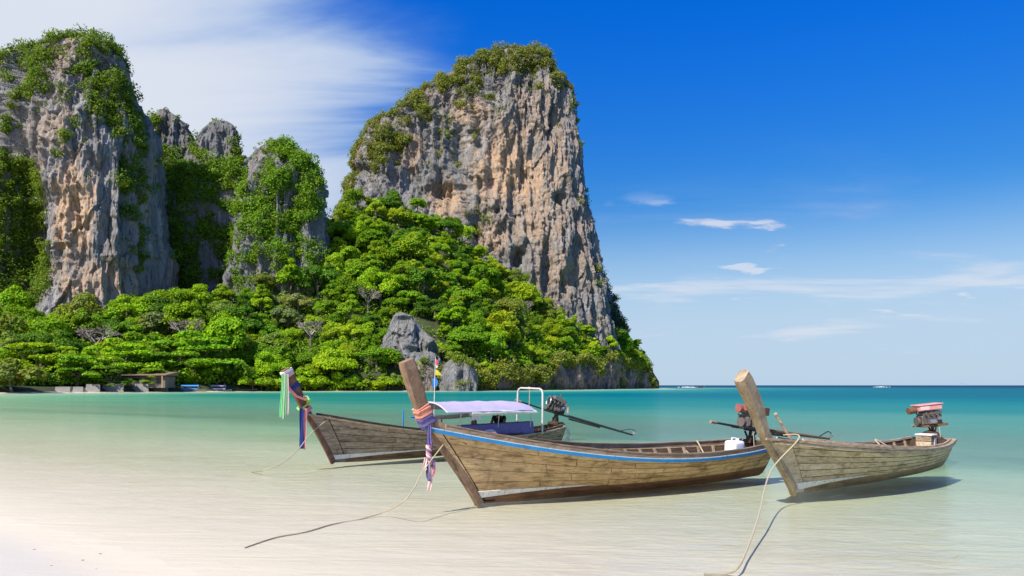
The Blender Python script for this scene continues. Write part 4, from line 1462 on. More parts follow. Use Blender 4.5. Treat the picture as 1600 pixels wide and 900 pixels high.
def thwart(root, H, q, z, mat, wid=0.2):
    v = (z - H.zk(q)) / (H.zsh(q) - H.zk(q))
    p = H.pt(q, v, 1, 0.05)
    mb = MB()
    mb.box((p[0], 0, z), (wid, 2 * p[1], 0.035))
    mb.build('thwart', mat, root, False, 0.006)


def engine(root, loc, yaw, pitch, style, tail=3.0, tiller=1.2, scale=1.0):
    """car engine on a pivot with tiller ahead and long propeller shaft astern; x points aft"""
    e = link('engine', None, root, loc)
    e.rotation_euler = Euler((0, pitch, yaw))
    e.scale = (scale,) * 3
    e.empty_display_size = 0.1
    g = random.Random(5)
    blk, cov, frm = {'black': (M['black_metal'], M['engine_grey'], M['black_metal']), 'red': (M['engine_grey'], M['cover_red'], M['black_metal']), 'pink': (M['engine_grey'], M['cover_pink'], M['rust'])}[style]
    MB().box((0, 0, 0.16), (0.50, 0.26, 0.22)).box((0.02, 0, 0.30), (0.44, 0.22, 0.12)).build('engine_block', blk, e, False, 0.018)
    # ribs and bolts on the block sides
    for s_ in (-1, 1):
        mb = MB()
        for k in range(6):
            mb.box((-0.20 + 0.08 * k, s_ * 0.138, 0.17 + 0.02 * (k % 2)), (0.03, 0.03, 0.17 - 0.03 * (k % 3)))
        for k in range(4):
            mb.tube([(-0.18 + 0.12 * k, s_ * 0.12, 0.27), (-0.18 + 0.12 * k, s_ * 0.19, 0.30), (-0.17 + 0.12 * k, s_ * 0.20, 0.36)], 0.018, 6)
        mb.build('manifold', M['engine_grey'], e)
    if style == 'pink':
        MB().box((-0.02, 0, 0.45), (0.58, 0.30, 0.13)).build('engine_cover', cov, e, False, 0.02)
        MB().box((-0.02, 0, 0.525), (0.62, 0.34, 0.025)).build('cover_rim', M['cover_pink'], e, False, 0.006)
        MB().box((-0.17, -0.155, 0.45), (0.22, 0.02, 0.085)).build('side_panel', M['palepink'], e, False, 0.004)
        MB().tube([(-0.31, 0, 0.42), (-0.50, 0, 0.41)], [0.075, 0.085], 10).build('air_filter', M['rust'], e, True)
    elif style == 'red':
        MB().box((-0.08, 0, 0.44), (0.60, 0.30, 0.14)).build('engine_cover', cov, e, False, 0.022)
        MB().box((0.34, 0, 0.43), (0.20, 0.32, 0.17)).build('radiator', M['rust'], e, False, 0.012)
        MB().tube([(-0.38, 0.0, 0.42), (-0.46, 0, 0.42)], [0.09, 0.08], 10).build('air_filter', M['cover_red'], e, True)
    else:
        MB().box((0.02, 0, 0.43), (0.42, 0.24, 0.13), (0, R(10), 0)).build('engine_cover', cov, e, False, 0.02)
        MB().tube([(-0.30, 0, 0.30), (-0.24, 0, 0.30)], 0.17, 16).build('flywheel', M['black_metal'], e, True)
        MB().tube([(-0.30 + 0.0, 0.17 * math.cos(a), 0.30 + 0.17 * math.sin(a)) for a in np.linspace(0, 2 * math.pi, 17)], 0.016, 6, False).build('flywheel_rim', M['steel'], e, True)
        MB().tube([(0.05, 0.05, 0.46), (0.06, 0.05, 0.62)], 0.022, 6).build('exhaust_pipe', M['rust'], e, True)
        MB().tube([(0.20, -0.13, 0.34), (0.30, -0.15, 0.26), (0.34, -0.15, 0.12)], 0.032, 7).build('hose', M['cover_pink'], e, True)
        MB().sphere((0.17, -0.15, 0.22), 0.045).build('oil_filter', M['flag_blue'], e, True)
    # belt pulley, alternator
    MB().tube([(-0.27, 0, 0.14), (-0.33, 0, 0.14)], 0.10, 14).build('pulley', M['engine_grey'], e, True)
    MB().tube([(-0.12, -0.19, 0.12), (0.04, -0.19, 0.12)], 0.06, 10).tube([(0.10, -0.17, 0.18), (0.20, -0.17, 0.18)], 0.04, 8).build('alternator', M['steel'] if style == 'pink' else M['engine_grey'], e, True)
    # frame rails and bracket
    mb = MB()
    for s_ in (-1, 1):
        mb.box((0.06, s_ * 0.13, 0.02), (0.62 if style == 'pink' else 0.95, 0.045, 0.05))
    rx_ = 0.28 if style == 'pink' else 0.44
    mb.box((0.06 - rx_, 0, 0.02), (0.05, 0.30, 0.05)).box((0.06 + rx_, 0, 0.02), (0.05, 0.30, 0.05)).box((0.06, 0, 0.0), (0.10, 0.30, 0.05))
    mb.build('frame_rails', frm, e, False, 0.006)
    mb = MB()
    mb.tube([(0.06, 0, 0.0), (0.06, 0, -0.20)], 0.035, 8)
    mb.tube([(0.06, -0.14, -0.04), (0.06, -0.05, -0.18), (0.06, 0.05, -0.18), (0.06, 0.14, -0.04)], 0.022, 6)
    mb.build('pivot', frm, e, True)
    # tiller and the long tail (the pink engine has its tail taken off)
    MB().tube([(-0.38, 0, 0.03), (-0.38 - tiller, 0, 0.06)], [0.026, 0.020], 8).build('tiller', frm, e, True)
    MB().tube([(-0.38 - tiller * 0.8, 0, 0.055), (-0.38 - tiller, 0, 0.062)], 0.032, 8).build('tiller_grip', M['cap_wood'], e, True)
    if style == 'pink':
        return e
    MB().tube([(0.45, 0, 0.03), (1.25, 0, 0.03), (tail, 0, 0.03)], [0.042, 0.040, 0.026], 8).build('drive_shaft', M['rust'] if style != 'black' else M['black_metal'], e, True)
    MB().tube([(0.48, 0, -0.045), (1.55, 0, -0.03)], 0.024, 7).tube([(1.50, 0, -0.03), (1.50, 0, 0.03)], 0.02, 6).tube([(0.9, 0, -0.04), (0.9, 0, 0.03)], 0.018, 6).build('shaft_brace', M['black_metal'], e, True)
    prop = MB()
    for k in range(3):
        a = 2 * math.pi * k / 3
        r_ = [np.array([tail + 0.01 + 0.03 * s2, math.cos(a + o2) * rr, 0.03 + math.sin(a + o2) * rr]) for rr, o2, s2 in ((0.02, -0.5, -1), (0.11, -0.35, -1), (0.14, 0.0, 0), (0.11, 0.35, 1), (0.02, 0.5, 1))]
        prop.sweep([r_, [p + np.array([0.008, 0, 0]) for p in r_]])
    prop.build('propeller', M['steel'], e)
    guard = MB()
    guard.tube([(tail - 0.45, 0, 0.05), (tail - 0.10, 0, 0.20), (tail + 0.05, 0, 0.18), (tail + 0.06, 0, 0.06)], 0.012, 6)
    guard.build('propeller_guard', M['black_metal'], e, True)
    return e


def boat_root(name, label, foot, th, roll=0.0, group='wooden long-tail boats moored in the shallows'):
    return thing(name, label, 'boat', (foot[0], foot[1], 0), (roll, 0, th), group)


def world(root, p):
    Mx = Matrix.Translation(root.location) @ root.rotation_euler.to_matrix().to_4x4()
    return np.array(Mx @ Vector([float(x) for x in p]))


# ---------------- blue-striped boat (nearest)
HA = Hull(7.8, 1.01, 0.82, 0.46, 1.262, 0.520, 0.56, 0.78, 2.4, 1.75, 0.15, 0.115)
A = boat_root('longtail_boat', 'golden brown wooden long-tail boat with a blue and white stripe, nearest in the shallows', (-0.595, 12.005), 0.653, R(3.2))
matsA = dict(plank=M['wood_gold'], bottom=M['bottom_red'], bow=M['wood_gold'])
build_hull(A, HA, matsA, 5, 0.022, 3, 0.007, (0.30, 0.085), 6)
for side in (-1, 1):
    rail(HA, side, 0.0, 1.0, 0.035, -0.055, 0.05, 0.055).build('blue_stripe', M['blue_paint'], A)
    rail(HA, side, 0.0, 1.0, 0.034, 0.001, 0.028, 0.014, wav=0.001).build('white_stripe', M['white_line'], A)
    rail(HA, side, 0.03, 0.985, 0.004, 0.002, 0.030, 0.085, wav=0.002).build('washboard', M['cap_wood'], A)
    rail(HA, side, 0.03, 0.985, 0.012, 0.088, 0.055, 0.022, wav=0.002).build('gunwale', M['cap_wood'] if side < 0 else M['cap_wood'], A)
ptsA = post(A, HA, (-1.44, 2.20), M['post_brown'], (0.11, 0.155), (0.12, 0.235), 0.02)
ribs(A, HA, np.linspace(0.30, 0.93, 13), M['cap_wood'])
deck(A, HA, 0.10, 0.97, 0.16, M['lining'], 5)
for q in (0.30, 0.55):
    thwart(A, HA, q, HA.zsh(q) - 0.10, M['cap_wood'], 0.18)
# bow knee behind the post
MB().sweep([[np.array([-0.86, s_ * 0.06, 1.20]), np.array([-0.86, s_ * 0.06, 1.42]), np.array([-0.30, s_ * 0.16, 1.02]), np.array([-0.30, s_ * 0.16, 0.96])] for s_ in (-1, 1)]).build('bow_knee', M['post_brown'], A, False, 0.01)
# stern board that carries the engine
MB().sweep([[np.array([x, -0.42 + 0.18 * u, 0.50]) if i == 0 else np.array([x, 0, 0]) for i in (0,)] for x, u in ((7.4, 0), (7.6, 1))], closed=False, caps=False) if False else None
MB().box((7.55, 0, 0.50), (0.14, 0.50, 0.34)).box((7.46, 0, 0.68), (0.16, 0.18, 0.18)).build('engine_mount', M['lining'], A, False, 0.03)
engine(A, (7.38, 0, 0.91), 0.0, R(6.5), 'red', 3.25, 0.95, 1.05)

# ---------------- grey boat
HB = Hull(7.55, 1.076, 0.80, 0.58, 1.014, 0.515, 0.575, 0.796, 1.65, 2.09, 0.15, 0.10)
B = boat_root('longtail_boat', 'bare weathered grey wooden long-tail boat without any stripe, moored beside the blue-striped boat', (4.983, 13.084), 0.757, 0)
matsB = dict(plank=M['wood_grey'], bottom=M['bottom_grey'], bow=M['wood_grey'])
build_hull(B, HB, matsB, 6, 0.060, 8, 0.011, (0.34, 0.11), 5)
for side in (-1, 1):
    rail(HB, side, 0.0, 1.0, 0.045, -0.030, 0.10, 0.042, wav=0.004).build('gunwale', M['cap_wood'], B)
    rail(HB, side, 0.02, 1.0, 0.030, -0.085, 0.03, 0.045, wav=0.003).build('rub_rail', M['wood_grey'], B)
    rail(HB, side, 0.10, 0.97, -0.045, 0.014, 0.03, 0.045, wav=0.004).build('coaming', M['wood_grey'], B)
p1 = HB.pt(1, 1, 1)
MB().box((p1[0] + 0.01, 0, p1[2] - 0.005), (0.10, 2 * p1[1] + 0.08, 0.05)).build('stern_cap', M['cap_wood'], B, False, 0.008)
ptsB = post(B, HB, (-1.84, 1.93), M['post_grey'], (0.12, 0.20), (0.15, 0.30), -0.03)
ribs(B, HB, np.linspace(0.30, 0.93, 11), M['cap_wood'])
deck(B, HB, 0.12, 0.97, 0.14, M['lining'], 5)
for q in (0.28, 0.6):
    thwart(B, HB, q, HB.zsh(q) - 0.09, M['cap_wood'], 0.18)
mb = MB()
rings = []
for x in (7.08, 7.32, 7.50):
    prof = [(-0.44, 0.42), (-0.40, 0.56), (-0.26, 0.62), (-0.14, 0.76), (0, 0.82), (0.14, 0.76), (0.26, 0.62), (0.40, 0.56), (0.44, 0.42)]
    sc0 = {7.08: 0.93, 7.32: 1.0, 7.50: 0.9}[x]
    rings.append([np.array([x, y * sc0, 0.42 + (z_ - 0.42) * sc0]) for y, z_ in prof])
mb.sweep(rings)
mb.build('engine_mount', M['lining'], B, True)
engine(B, (7.25, 0, 0.90), R(-40), R(-6), 'pink', 0.62, 0.06, 1.02)

# ---------------- shaded boat with the lilac roof
HC = Hull(9.2, 0.754, 0.70, 0.40, 1.212, 0.370, 0.50, 0.70, 1.80, 1.5, 0.15, 0.10)
C_ = boat_root('longtail_boat', 'dark brown long-tail boat with a lilac canvas roof, farther out behind the blue-striped boat', (-4.518, 18.361), 0.842, R(1.5))
matsC = dict(plank=M['wood_brown'], bottom=M['bottom_red'], bow=M['wood_brown'])
build_hull(C_, HC, matsC, 5, 0.050, 12, 0.011, (0.36, 0.09), 6)
for side in (-1, 1):
    rail(HC, side, 0.0, 1.0, 0.040, -0.030, 0.09, 0.045, wav=0.004).build('gunwale', M['cap_wood'], C_)
    rail(HC, side, 0.03, 0.985, -0.030, 0.018, 0.03, 0.055, wav=0.004).build('coaming', M['lining'], C_)
ptsC = post(C_, HC, (-1.38, 2.19), M['post_red'], (0.10, 0.15), (0.12, 0.235), 0.02)
ribs(C_, HC, np.linspace(0.25, 0.93, 12), M['lining'])
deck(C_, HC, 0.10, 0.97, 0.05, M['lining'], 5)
MB().box((8.95, 0, 0.50), (0.30, 0.44, 0.34)).box((8.98, 0, 0.72), (0.18, 0.18, 0.22)).build('engine_mount', M['lining'], C_, False, 0.03)
engine(C_, (8.95, 0, 0.94), R(-31), R(15), 'black', 2.70, 0.95, 1.12)
# roof: arched canvas on thin posts
x0, x1, hw = 3.25, 7.15, 0.74
mb = MB()
rings = []
for x in np.linspace(x0, x1, 15):
    row, row2 = [], []
    u = (x - x0) / (x1 - x0)
    sag = 0.022 * math.sin(u * math.pi * 4) ** 2
    zr = 1.44 - 0.03 * u - 0.10 * max(0, (u - 0.86) / 0.14) ** 2
    for j in range(13):
        a = (j / 12 - 0.5) * 2
        y = hw * a
        z = zr - 0.25 * abs(a) ** 2.2 - sag + 0.012 * math.sin(j * 1.9 + x * 3)
        row.append(np.array([x, y, z]))
        row2.append(np.array([x, y, z - 0.018]))
    rings.append(row + row2[::-1])
mb.sweep(rings)
roof = mb.build('canvas_roof', M['lilac'], C_, True)
for x in (x0, x1):
    mb = MB()
    mb.tube([(x, hw * a, 1.415 - 0.25 * abs(a) ** 2.2 - (0.13 if x == x1 else 0)) for a in np.linspace(-1, 1, 11)], 0.018, 6)
    mb.build('roof_hoop', M['pipe_white'], roof, True)
for side in (-1, 1):
    MB().tube([(x0, side * hw, 1.175), ((x0 + x1) / 2, side * hw, 1.165), (x1, side * hw, 1.06)], 0.018, 6).build('edge_pole', M['white_cloth'], roof, True)
    for x in (3.9, 5.5, 7.0):
        MB().tube([(x, side * 0.52, 0.30), (x, side * 0.62, 1.18)], 0.014, 6).build('roof_post', M['pipe_white'] if x != 5.5 else M['steel'], roof, True)
# rolled side curtain under the roof edge
mb = MB()
mb.tube([(4.2 + 2.9 * u, -0.70, 1.115 - 0.01 * math.sin(u * 9) - 0.03 * u) for u in np.linspace(0, 1, 14)], [0.055 + 0.02 * (1 - u) + 0.008 * math.sin(u * 31) for u in np.linspace(0, 1, 14)], 8)
mb.build('rolled_curtain', M['white_cloth'], roof, True)
strip_cloth(MB(), (4.45, -0.70, 1.10), 0.19, 0.40, (1, 0, 0), 3, 0.01, 3).build('hanging_curtain', M['white_cloth'], roof, True)
# seat cover along the near side
mb = MB()
rings = []
for i, x in enumerate(np.linspace(4.05, 7.15, 34)):
    wv = 0.016 * math.sin(i * 1.25) + 0.012 * math.sin(i * 2.9)
    rings.append([np.array([x, -0.60 + wv, 0.40]), np.array([x, -0.585 + wv, 0.58]), np.array([x, -0.56 + wv * .5, 0.755]), np.array([x, -0.50, 0.785]), np.array([x, -0.22, 0.74]), np.array([x, -0.22, 0.66]), np.array([x, -0.52, 0.70]), np.array([x, -0.54, 0.40])])
mb.sweep(rings)
mb.build('seat_cover', M['purple'], C_, True)
for xx in (4.9, 6.2):
    MB().box((xx, 0.1, 0.39), (0.9, 0.36, 0.05)).box((xx - 0.3, 0.1, 0.17), (0.05, 0.3, 0.36)).box((xx + 0.3, 0.1, 0.17), (0.05, 0.3, 0.36)).build('bench', M['lining'], C_, False, 0.01)
# pipe arch over the stern
MB().tube([(7.62, -0.55, 0.36), (7.62, -0.53, 1.66), (7.62, -0.49, 1.76), (7.62, -0.40, 1.80), (7.62, 0.40, 1.80), (7.62, 0.49, 1.76), (7.62, 0.53, 1.66), (7.62, 0.55, 0.36)], 0.030, 8).build('pipe_arch', M['pipe_white'], C_, True)
MB().tube([(7.62, 0.02, 1.80), (7.63, 0.03, 1.45), (7.62, 0.03, 1.20)], 0.012, 6).tube([(7.62, 0.07, 1.84), (7.60, 0.04, 1.77), (7.62, -0.05, 1.82), (7.64, 0.10, 1.83)], 0.02, 6).build('tied_cord', M['rope'], C_, True)
# blue mast near the bow and the blue-white tubing at the stern
MB().tube([(2.55, 0.30, 0.20), (2.55, 0.30, 1.20)], 0.022, 8).build('blue_mast', M['blue_paint'], C_, True)
mb = MB()
for k in range(3):
    mb.tube([(9.28, -0.22 + 0.10 * k, 0.42), (9.46 + 0.06 * k, -0.22 + 0.10 * k, 0.40), (9.55 + 0.06 * k, -0.22 + 0.10 * k, 0.22), (9.44 + 0.05 * k, -0.22 + 0.10 * k, 0.04)], 0.018, 6)
mb.tube([(9.30, -0.25, 0.30), (9.50, -0.10, 0.30), (9.66, 0.1, 0.28)], 0.014, 6)
mb.build('stern_tubing', M['steel'], C_, True)
mb = MB()
for k in range(6):
    mb.tube([(8.35 + 0.08 * k, -0.36 + 0.05 * k, 0.46 + 0.01 * k), (8.9 + 0.07 * k, -0.26 + 0.03 * k, 0.56 + 0.015 * k), (9.3 + 0.05 * k, -0.16 + 0.04 * k, 0.58 - 0.01 * k)], 0.018, 5)
mb.build('loose_poles', M['rope_dark'], C_, True)

# ------------------------------------------------------------------ things on and round the boats
def local_thing(root, name, label, cat, p, group=None):
    """a top-level thing standing in a boat: same axes as the boat, origin at p (boat axes)"""
    o = thing(name, label, cat, tuple(world(root, p)), tuple(root.rotation_euler), group)
    return o, np.array(p, float)


def lift(mb, p):
    mb.v = [tuple(np.array(v) - p) for v in mb.v]
    return mb


# cloths on the prow of the blue-striped boat
p, d, a = post_frame(ptsA, 0.10)
o, og = local_thing(A, 'prow_cloth', 'peach and purple cloth wound round the prow of the blue-striped boat, plaited tail hanging', 'cloth', p)
lift(wrap(ptsA, 0.10, 0.27, 0.12, 0.19, 0.030, 2, 1), og).build('peach_band', M['peach'], o, True)
lift(wrap(ptsA, 0.00, 0.12, 0.12, 0.17, 0.034, 2, 2), og).build('purple_band', M['purple'], o, True)
tx, ty, tz = -0.98, -0.10, 1.30
mb = MB()
strip_cloth(mb, (tx, ty, tz), 0.36, 0.085, (0.9, -0.5, 0), 2, 0.02, 2)
lift(mb, og).build('purple_tail', M['purple'], o, True)
for k, mt in enumerate(('purple', 'palepink', 'pink')):
    mb = MB()
    pts_ = []
    for u in np.linspace(0, 1, 22):
        an = u * 13 + k * 2.09
        pts_.append((tx + 0.028 * math.cos(an) + 0.02 * u, ty + 0.028 * math.sin(an), tz - 0.32 - 0.26 * u))
    mb.tube(pts_, 0.019, 6)
    lift(mb, og).build('plait', M[mt], o, True)
for k, (mt, dx_, l, w_) in enumerate((('palepink', -0.07, 0.20, 0.06), ('purple', -0.02, 0.30, 0.055), ('palepink', 0.05, 0.46, 0.06), ('pink', 0.09, 0.24, 0.06), ('purple', 0.10, 0.10, 0.05))):
    mb = MB()
    strip_cloth(mb, (tx + dx_ * 0.7 + 0.01, ty - 0.01 * k, tz - 0.55 + 0.05 * (k == 0)), l, w_, (0.8, -0.6, 0), 1, 0.03, 5 + k)
    lift(mb, og).build('tassel', M[mt], o, True)

# cloths on the prow of the lilac-roofed boat
p, d, a = post_frame(ptsC, 0.96)
o, og = local_thing(C_, 'prow_cloth', 'peach band with pale green ribbons hanging from the prow tip of the lilac-roofed boat', 'cloth', p)
lift(wrap(ptsC, 0.86, 1.0, 0.155, 0.235, 0.012, 1, 3), og).build('peach_band', M['palepink'], o, True)
lift(wrap(ptsC, 0.965, 1.012, 0.155, 0.235, 0.018, 1, 4), og).build('white_band', M['white_cloth'], o, True)
for k, (mt, dx_, l, w_) in enumerate((('green_cloth', -0.02, 1.02, 0.07), ('white_cloth', 0.01, 1.05, 0.05), ('green_cloth', 0.04, 1.0, 0.05), ('palepink', 0.08, 0.95, 0.05))):
    mb = MB()
    strip_cloth(mb, (p[0] - 0.05 + dx_, -0.10 - 0.015 * k, p[2] + 0.02), l, w_, (0.8, -0.6, 0), 2, 0.03, 11 + k)
    lift(mb, og).build('ribbon', M[mt], o, True)
p, d, a = post_frame(ptsC, 0.60)
o, og = local_thing(C_, 'prow_cloth', 'narrow navy band tied half way up the prow of the lilac-roofed boat', 'cloth', p)
lift(wrap(ptsC, 0.56, 0.66, 0.13, 0.235, 0.012, 1, 6), og).build('navy_band', M['navy'], o, True)
o, og = local_thing(C_, 'prow_cloth', 'pink scarf swagged along the prow of the lilac-roofed boat', 'cloth', p)
pt_, _, at_ = post_frame(ptsC, 0.84)
pb_, _, ab_ = post_frame(ptsC, 0.24)
mb = MB()
mb.tube([pt_ + np.array([-0.06, -0.07, 0]), pt_ * 0.7 + pb_ * 0.3 + np.array([-0.06, -0.11, -0.05]), pt_ * 0.4 + pb_ * 0.6 + np.array([0.0, -0.12, -0.05]), pb_ + ab_ * 0.12 + np.array([0, -0.11, 0.02]), pb_ + ab_ * 0.22 + np.array([0, -0.09, 0.03])], [0.030, 0.042, 0.042, 0.045, 0.04], 8, True, (1.0, 0.7))
lift(mb, og).build('scarf', M['pink'], o, True)
p, d, a = post_frame(ptsC, 0.08)
o, og = local_thing(C_, 'flower_garland', 'yellow and green flower garland round the prow foot of the lilac-roofed boat', 'garland', p)
mb, mb2 = MB(), MB()
for k in range(22):
    an = 2 * math.pi * k / 22
    c = p + a * (0.09 + 0.17 * math.cos(an)) + np.array([0, 0.11 * math.sin(an), 0]) + d * (0.05 + 0.015 * math.sin(3 * an))
    (mb if k % 3 else mb2).sphere(c, 0.028 if k % 3 else 0.036, 7, 5)
for k in range(7):
    mb2.sphere(p + a * (0.20 + 0.02 * (k % 2)) + d * (0.09 + 0.03 * (k % 4)) + np.array([0, -0.10 - 0.01 * k, 0]), 0.034, 7, 5)
    mb.sphere(p + a * (0.16 + 0.02 * (k % 3)) + d * (0.10 + 0.025 * k) + np.array([0, -0.10, 0]), 0.03, 7, 5)
lift(mb, og).build('yellow_flowers', M['yellow'], o, True)
lift(mb2, og).build('green_leaves', M['green_cloth'], o, True)
o, og = local_thing(C_, 'prow_cloth', 'navy and pink cloths hanging from the prow foot of the lilac-roofed boat', 'cloth', p)
lift(wrap(ptsC, 0.00, 0.06, 0.12, 0.19, 0.024, 1, 9), og).build('wound_band', M['pink'], o, True)
for k, (mt, dx_, l, w_) in enumerate((('navy', -0.06, 0.95, 0.09), ('palepink', 0.0, 0.90, 0.04), ('navy', -0.03, 0.93, 0.07), ('pink', 0.05, 0.97, 0.075))):
    mb = MB()
    strip_cloth(mb, (p[0] - 0.06 + dx_, -0.13 - 0.012 * k, p[2] + 0.03), l, w_, (0.8, -0.6, 0), 2, 0.035, 31 + k)
    lift(mb, og).build('hanging_cloth', M[mt], o, True)

# flags on a staff
fx, fy = 3.42, 0.0
o, og = local_thing(C_, 'flag_staff', 'thin staff with red, yellow and blue flags at the front of the lilac roof', 'flag', (fx, fy, 0.05))
lift(MB().tube([(fx, fy, 0.05), (fx + 0.02, fy, 2.72)], [0.018, 0.010], 7), og).build('staff', M['pipe_white'], o, True)


def flag(pts2, mat, th=0.006):
    mb = MB()
    r0 = [np.array([fx + 0.02 + x * 0.62, fy - x * 0.75 - 0.02 * math.sin(z * 20), z]) for x, z in pts2]
    mb.sweep([r0, [q + np.array([0.01, 0.006, 0]) for q in r0]])
    return lift(mb, og).build('pennant', mat, o)


flag([(0, 2.66), (0.07, 2.60), (0.09, 2.44), (0.0, 2.40)], M['flag_red'])
flag([(0.0, 2.52), (0.05, 2.50), (0.10, 2.42), (0.02, 2.38)], M['white_cloth'])
flag([(0.0, 2.37), (0.09, 2.30), (0.22, 2.18), (0.0, 2.19)], M['yellow'])
flag([(-0.07, 2.06), (0.02, 2.13), (0.08, 2.02), (0.07, 1.90), (-0.01, 1.80), (-0.06, 1.88)], M['flag_blue'])

# kayak and striped bundle, jerry can, crate, poles
px_, pz_ = 4.9, 0
o, og = local_thing(C_, 'kayak', 'slim white and pale blue kayak lying across the far side under the lilac roof', 'kayak', (4.7, 0.62, 0.92))
mb = MB()
ks = np.linspace(-1, 1, 13)
mb.sweep([[np.array([4.85 + 1.75 * k, 0.66 + 0.16 * math.cos(a) * (1 - abs(k) ** 2.4) ** 0.5 + 0.001 * math.cos(a), 0.93 + 0.10 * k * k + 0.05 * k + 0.07 * math.sin(a) * (1 - abs(k) ** 2.4) ** 0.5 + 0.001 * math.sin(a)]) for a in np.linspace(0, 2 * math.pi, 10, endpoint=False)] for k in ks])
lift(mb, og).build('kayak_body', M['plastic_white'], o, True)
mb = MB()
mb.sweep([[np.array([4.85 + 1.75 * k - 0.03, 0.66 + 0.17 * math.cos(a) * (1 - abs(k) ** 2.4) ** 0.5, 0.93 + 0.10 * k * k + 0.05 * k + 0.078 * math.sin(a) * (1 - abs(k) ** 2.4) ** 0.5]) for a in np.linspace(0, 2 * math.pi, 10, endpoint=False)] for k in np.linspace(-0.99, -0.55, 6)])
lift(mb, og).build('blue_end', M['blue_paint'], o, True)
MB().tube([(5.6 - og[0], 0, -0.08), (5.6 - og[0], 0, -0.6)], 0.02, 6).tube([(4.3 - og[0], 0, -0.06), (4.3 - og[0], 0, -0.6)], 0.02, 6).build('support', M['lining'], o, True)

o, og = local_thing(C_, 'striped_bundle', 'coil of white and pink striped rope on the gunwale of the lilac-roofed boat', 'rope', (5.1, -0.60, 0.42))
mb, mb2 = MB(), MB()
for k in range(7):
    rr = 0.26 - 0.022 * k
    (mb2 if k % 3 == 0 else mb).tube([(rr * 1.3 * math.cos(a_), -0.03 * k + 0.02, max(0.0, rr * 0.72 * math.sin(a_)) + 0.0) for a_ in np.linspace(0, math.pi, 13)], 0.020, 6)
mb.build('white_turns', M['white_cloth'], o, True)
mb2.build('pink_turns', M['pink'], o, True)

o, og = local_thing(A, 'jerry_can', 'white plastic jerry can standing in the stern of the blue-striped boat', 'container', (6.62, -0.18, 0.18))
MB().box((0, 0, 0.27), (0.36, 0.30, 0.54)).build('can_body', M['plastic_white'], o, True, 0.07, segs=3)
MB().tube([(0.10, 0, 0.53), (0.10, 0, 0.585)], 0.035, 10).build('cap', M['plastic_white'], o, True)
MB().tube([(-0.12, 0, 0.52), (-0.10, 0, 0.60), (0.02, 0, 0.60), (0.05, 0, 0.53)], 0.016, 6).build('handle', M['plastic_white'], o, True)

o, og = local_thing(B, 'wooden_crate', 'pale wooden crate standing in the stern of the grey boat', 'crate', (6.78, -0.06, 0.15))
for k in range(4):
    MB().box((0, 0, 0.07 + 0.135 * k), (0.36, 0.34, 0.125)).build('slat', M['cap_wood'] if k % 2 else M['wood_grey'], o, False, 0.008)
MB().box((0, 0, 0.565), (0.40, 0.38, 0.035)).build('lid', M['white_paint'], o, False, 0.006)
MB().box((0.10, -0.175, 0.30), (0.14, 0.012, 0.36)).build('painted_panel', M['white_paint'], o)

o, og = local_thing(B, 'punt_pole', 'pale wooden pole leaning out of the bow of the grey boat', 'pole', (1.0, 0.1, 0.40))
q0 = np.array([1.05, 0.18, 0.30])
q1 = np.array([0.62, 0.62, 1.34])
lift(MB().tube([q0, (q0 + q1) / 2, q1], [0.030, 0.028, 0.026], 8), og).build('pole_shaft', M['cap_wood'], o, True)
lift(MB().tube([q1, q1 + (q1 - q0) * 0.03], 0.034, 8), og).build('pole_end', M['rope'], o, True)


def rope_thing(name, label, pts, rad, mat, sag=0.0, seg=6, group=None):
    pts = [np.array(p, float) for p in pts]
    # smooth the line
    fine = []
    n = len(pts)
    for i in range(n - 1):
        p0, p1, p2, p3 = pts[max(i - 1, 0)], pts[i], pts[i + 1], pts[min(i + 2, n - 1)]
        for u in np.linspace(0, 1, 8, endpoint=False):
            fine.append(0.5 * ((2 * p1) + (-p0 + p2) * u + (2 * p0 - 5 * p1 + 4 * p2 - p3) * u * u + (-p0 + 3 * p1 - 3 * p2 + p3) * u ** 3))
    fine.append(pts[-1])
    mb = MB()
    mb.tube([f - pts[0] for f in fine], rad, seg)
    me_ = mb.mesh(name, mat, True)
    return tag(link(name, me_, None, tuple(pts[0])), label, 'rope', group)


def bed(px, py, up=0.02):
    """point of the sandy bottom seen at a pixel (depth a few decimetres)"""
    z = -0.2
    for _ in range(12):
        q = ground_at(px, py, z)
        z = float(np.interp(shore_dist(np.array([[q[0]]]), np.array([[q[1]]]))[0, 0], DD, DZ)) + up
    return ground_at(px, py, z)


ra = world(A, (-0.72, -0.10, 0.98))
rope_thing('mooring_rope', 'thin brown mooring rope from the bow of the blue-striped boat into the shallows', [ra, at(660, 738, ra[1] - 0.45), at(647, 763, ra[1] - 0.75), at(630, 784, ra[1] - 1.0), ground_at(600, 800, 0.0), bed(560, 812, 0.012), bed(520, 819, 0.016), bed(478, 831, 0.016), bed(430, 840, 0.014), bed(382, 856, 0.010)], 0.009, M['rope'])
rb = world(B, (-0.32, -0.28, 1.0))
rope_thing('mooring_rope', 'pale yellow mooring rope running from the bow of the grey boat down to the sand', [world(B, (-0.30, 0.02, 1.03)), rb, at(1205, 735, 12.1), at(1185, 808, 9.8), at(1166, 862, 8.4), ground_at(1152, 888, 0.0), bed(1132, 897), bed(1100, 897)], 0.012, M['rope'])
rc = world(C_, (-0.15, -0.12, 1.10))
rope_thing('mooring_rope', 'thin pale mooring rope from the bow of the lilac-roofed boat to the water', [world(C_, (-0.12, 0.0, 1.12)), rc, at(487, 676, 17.7), at(466, 702, 17.0), at(440, 724, 16.5), ground_at(412, 735, 0.0), bed(392, 738)], 0.012, M['rope'])
w0 = [world(A, p) for p in ((5.6, 0.30, 0.50), (5.75, 0.1, 0.30), (6.0, -0.05, 0.24), (6.2, 0.25, 0.35), (6.3, 0.55, 0.62), (6.35, 0.62, 0.60))]
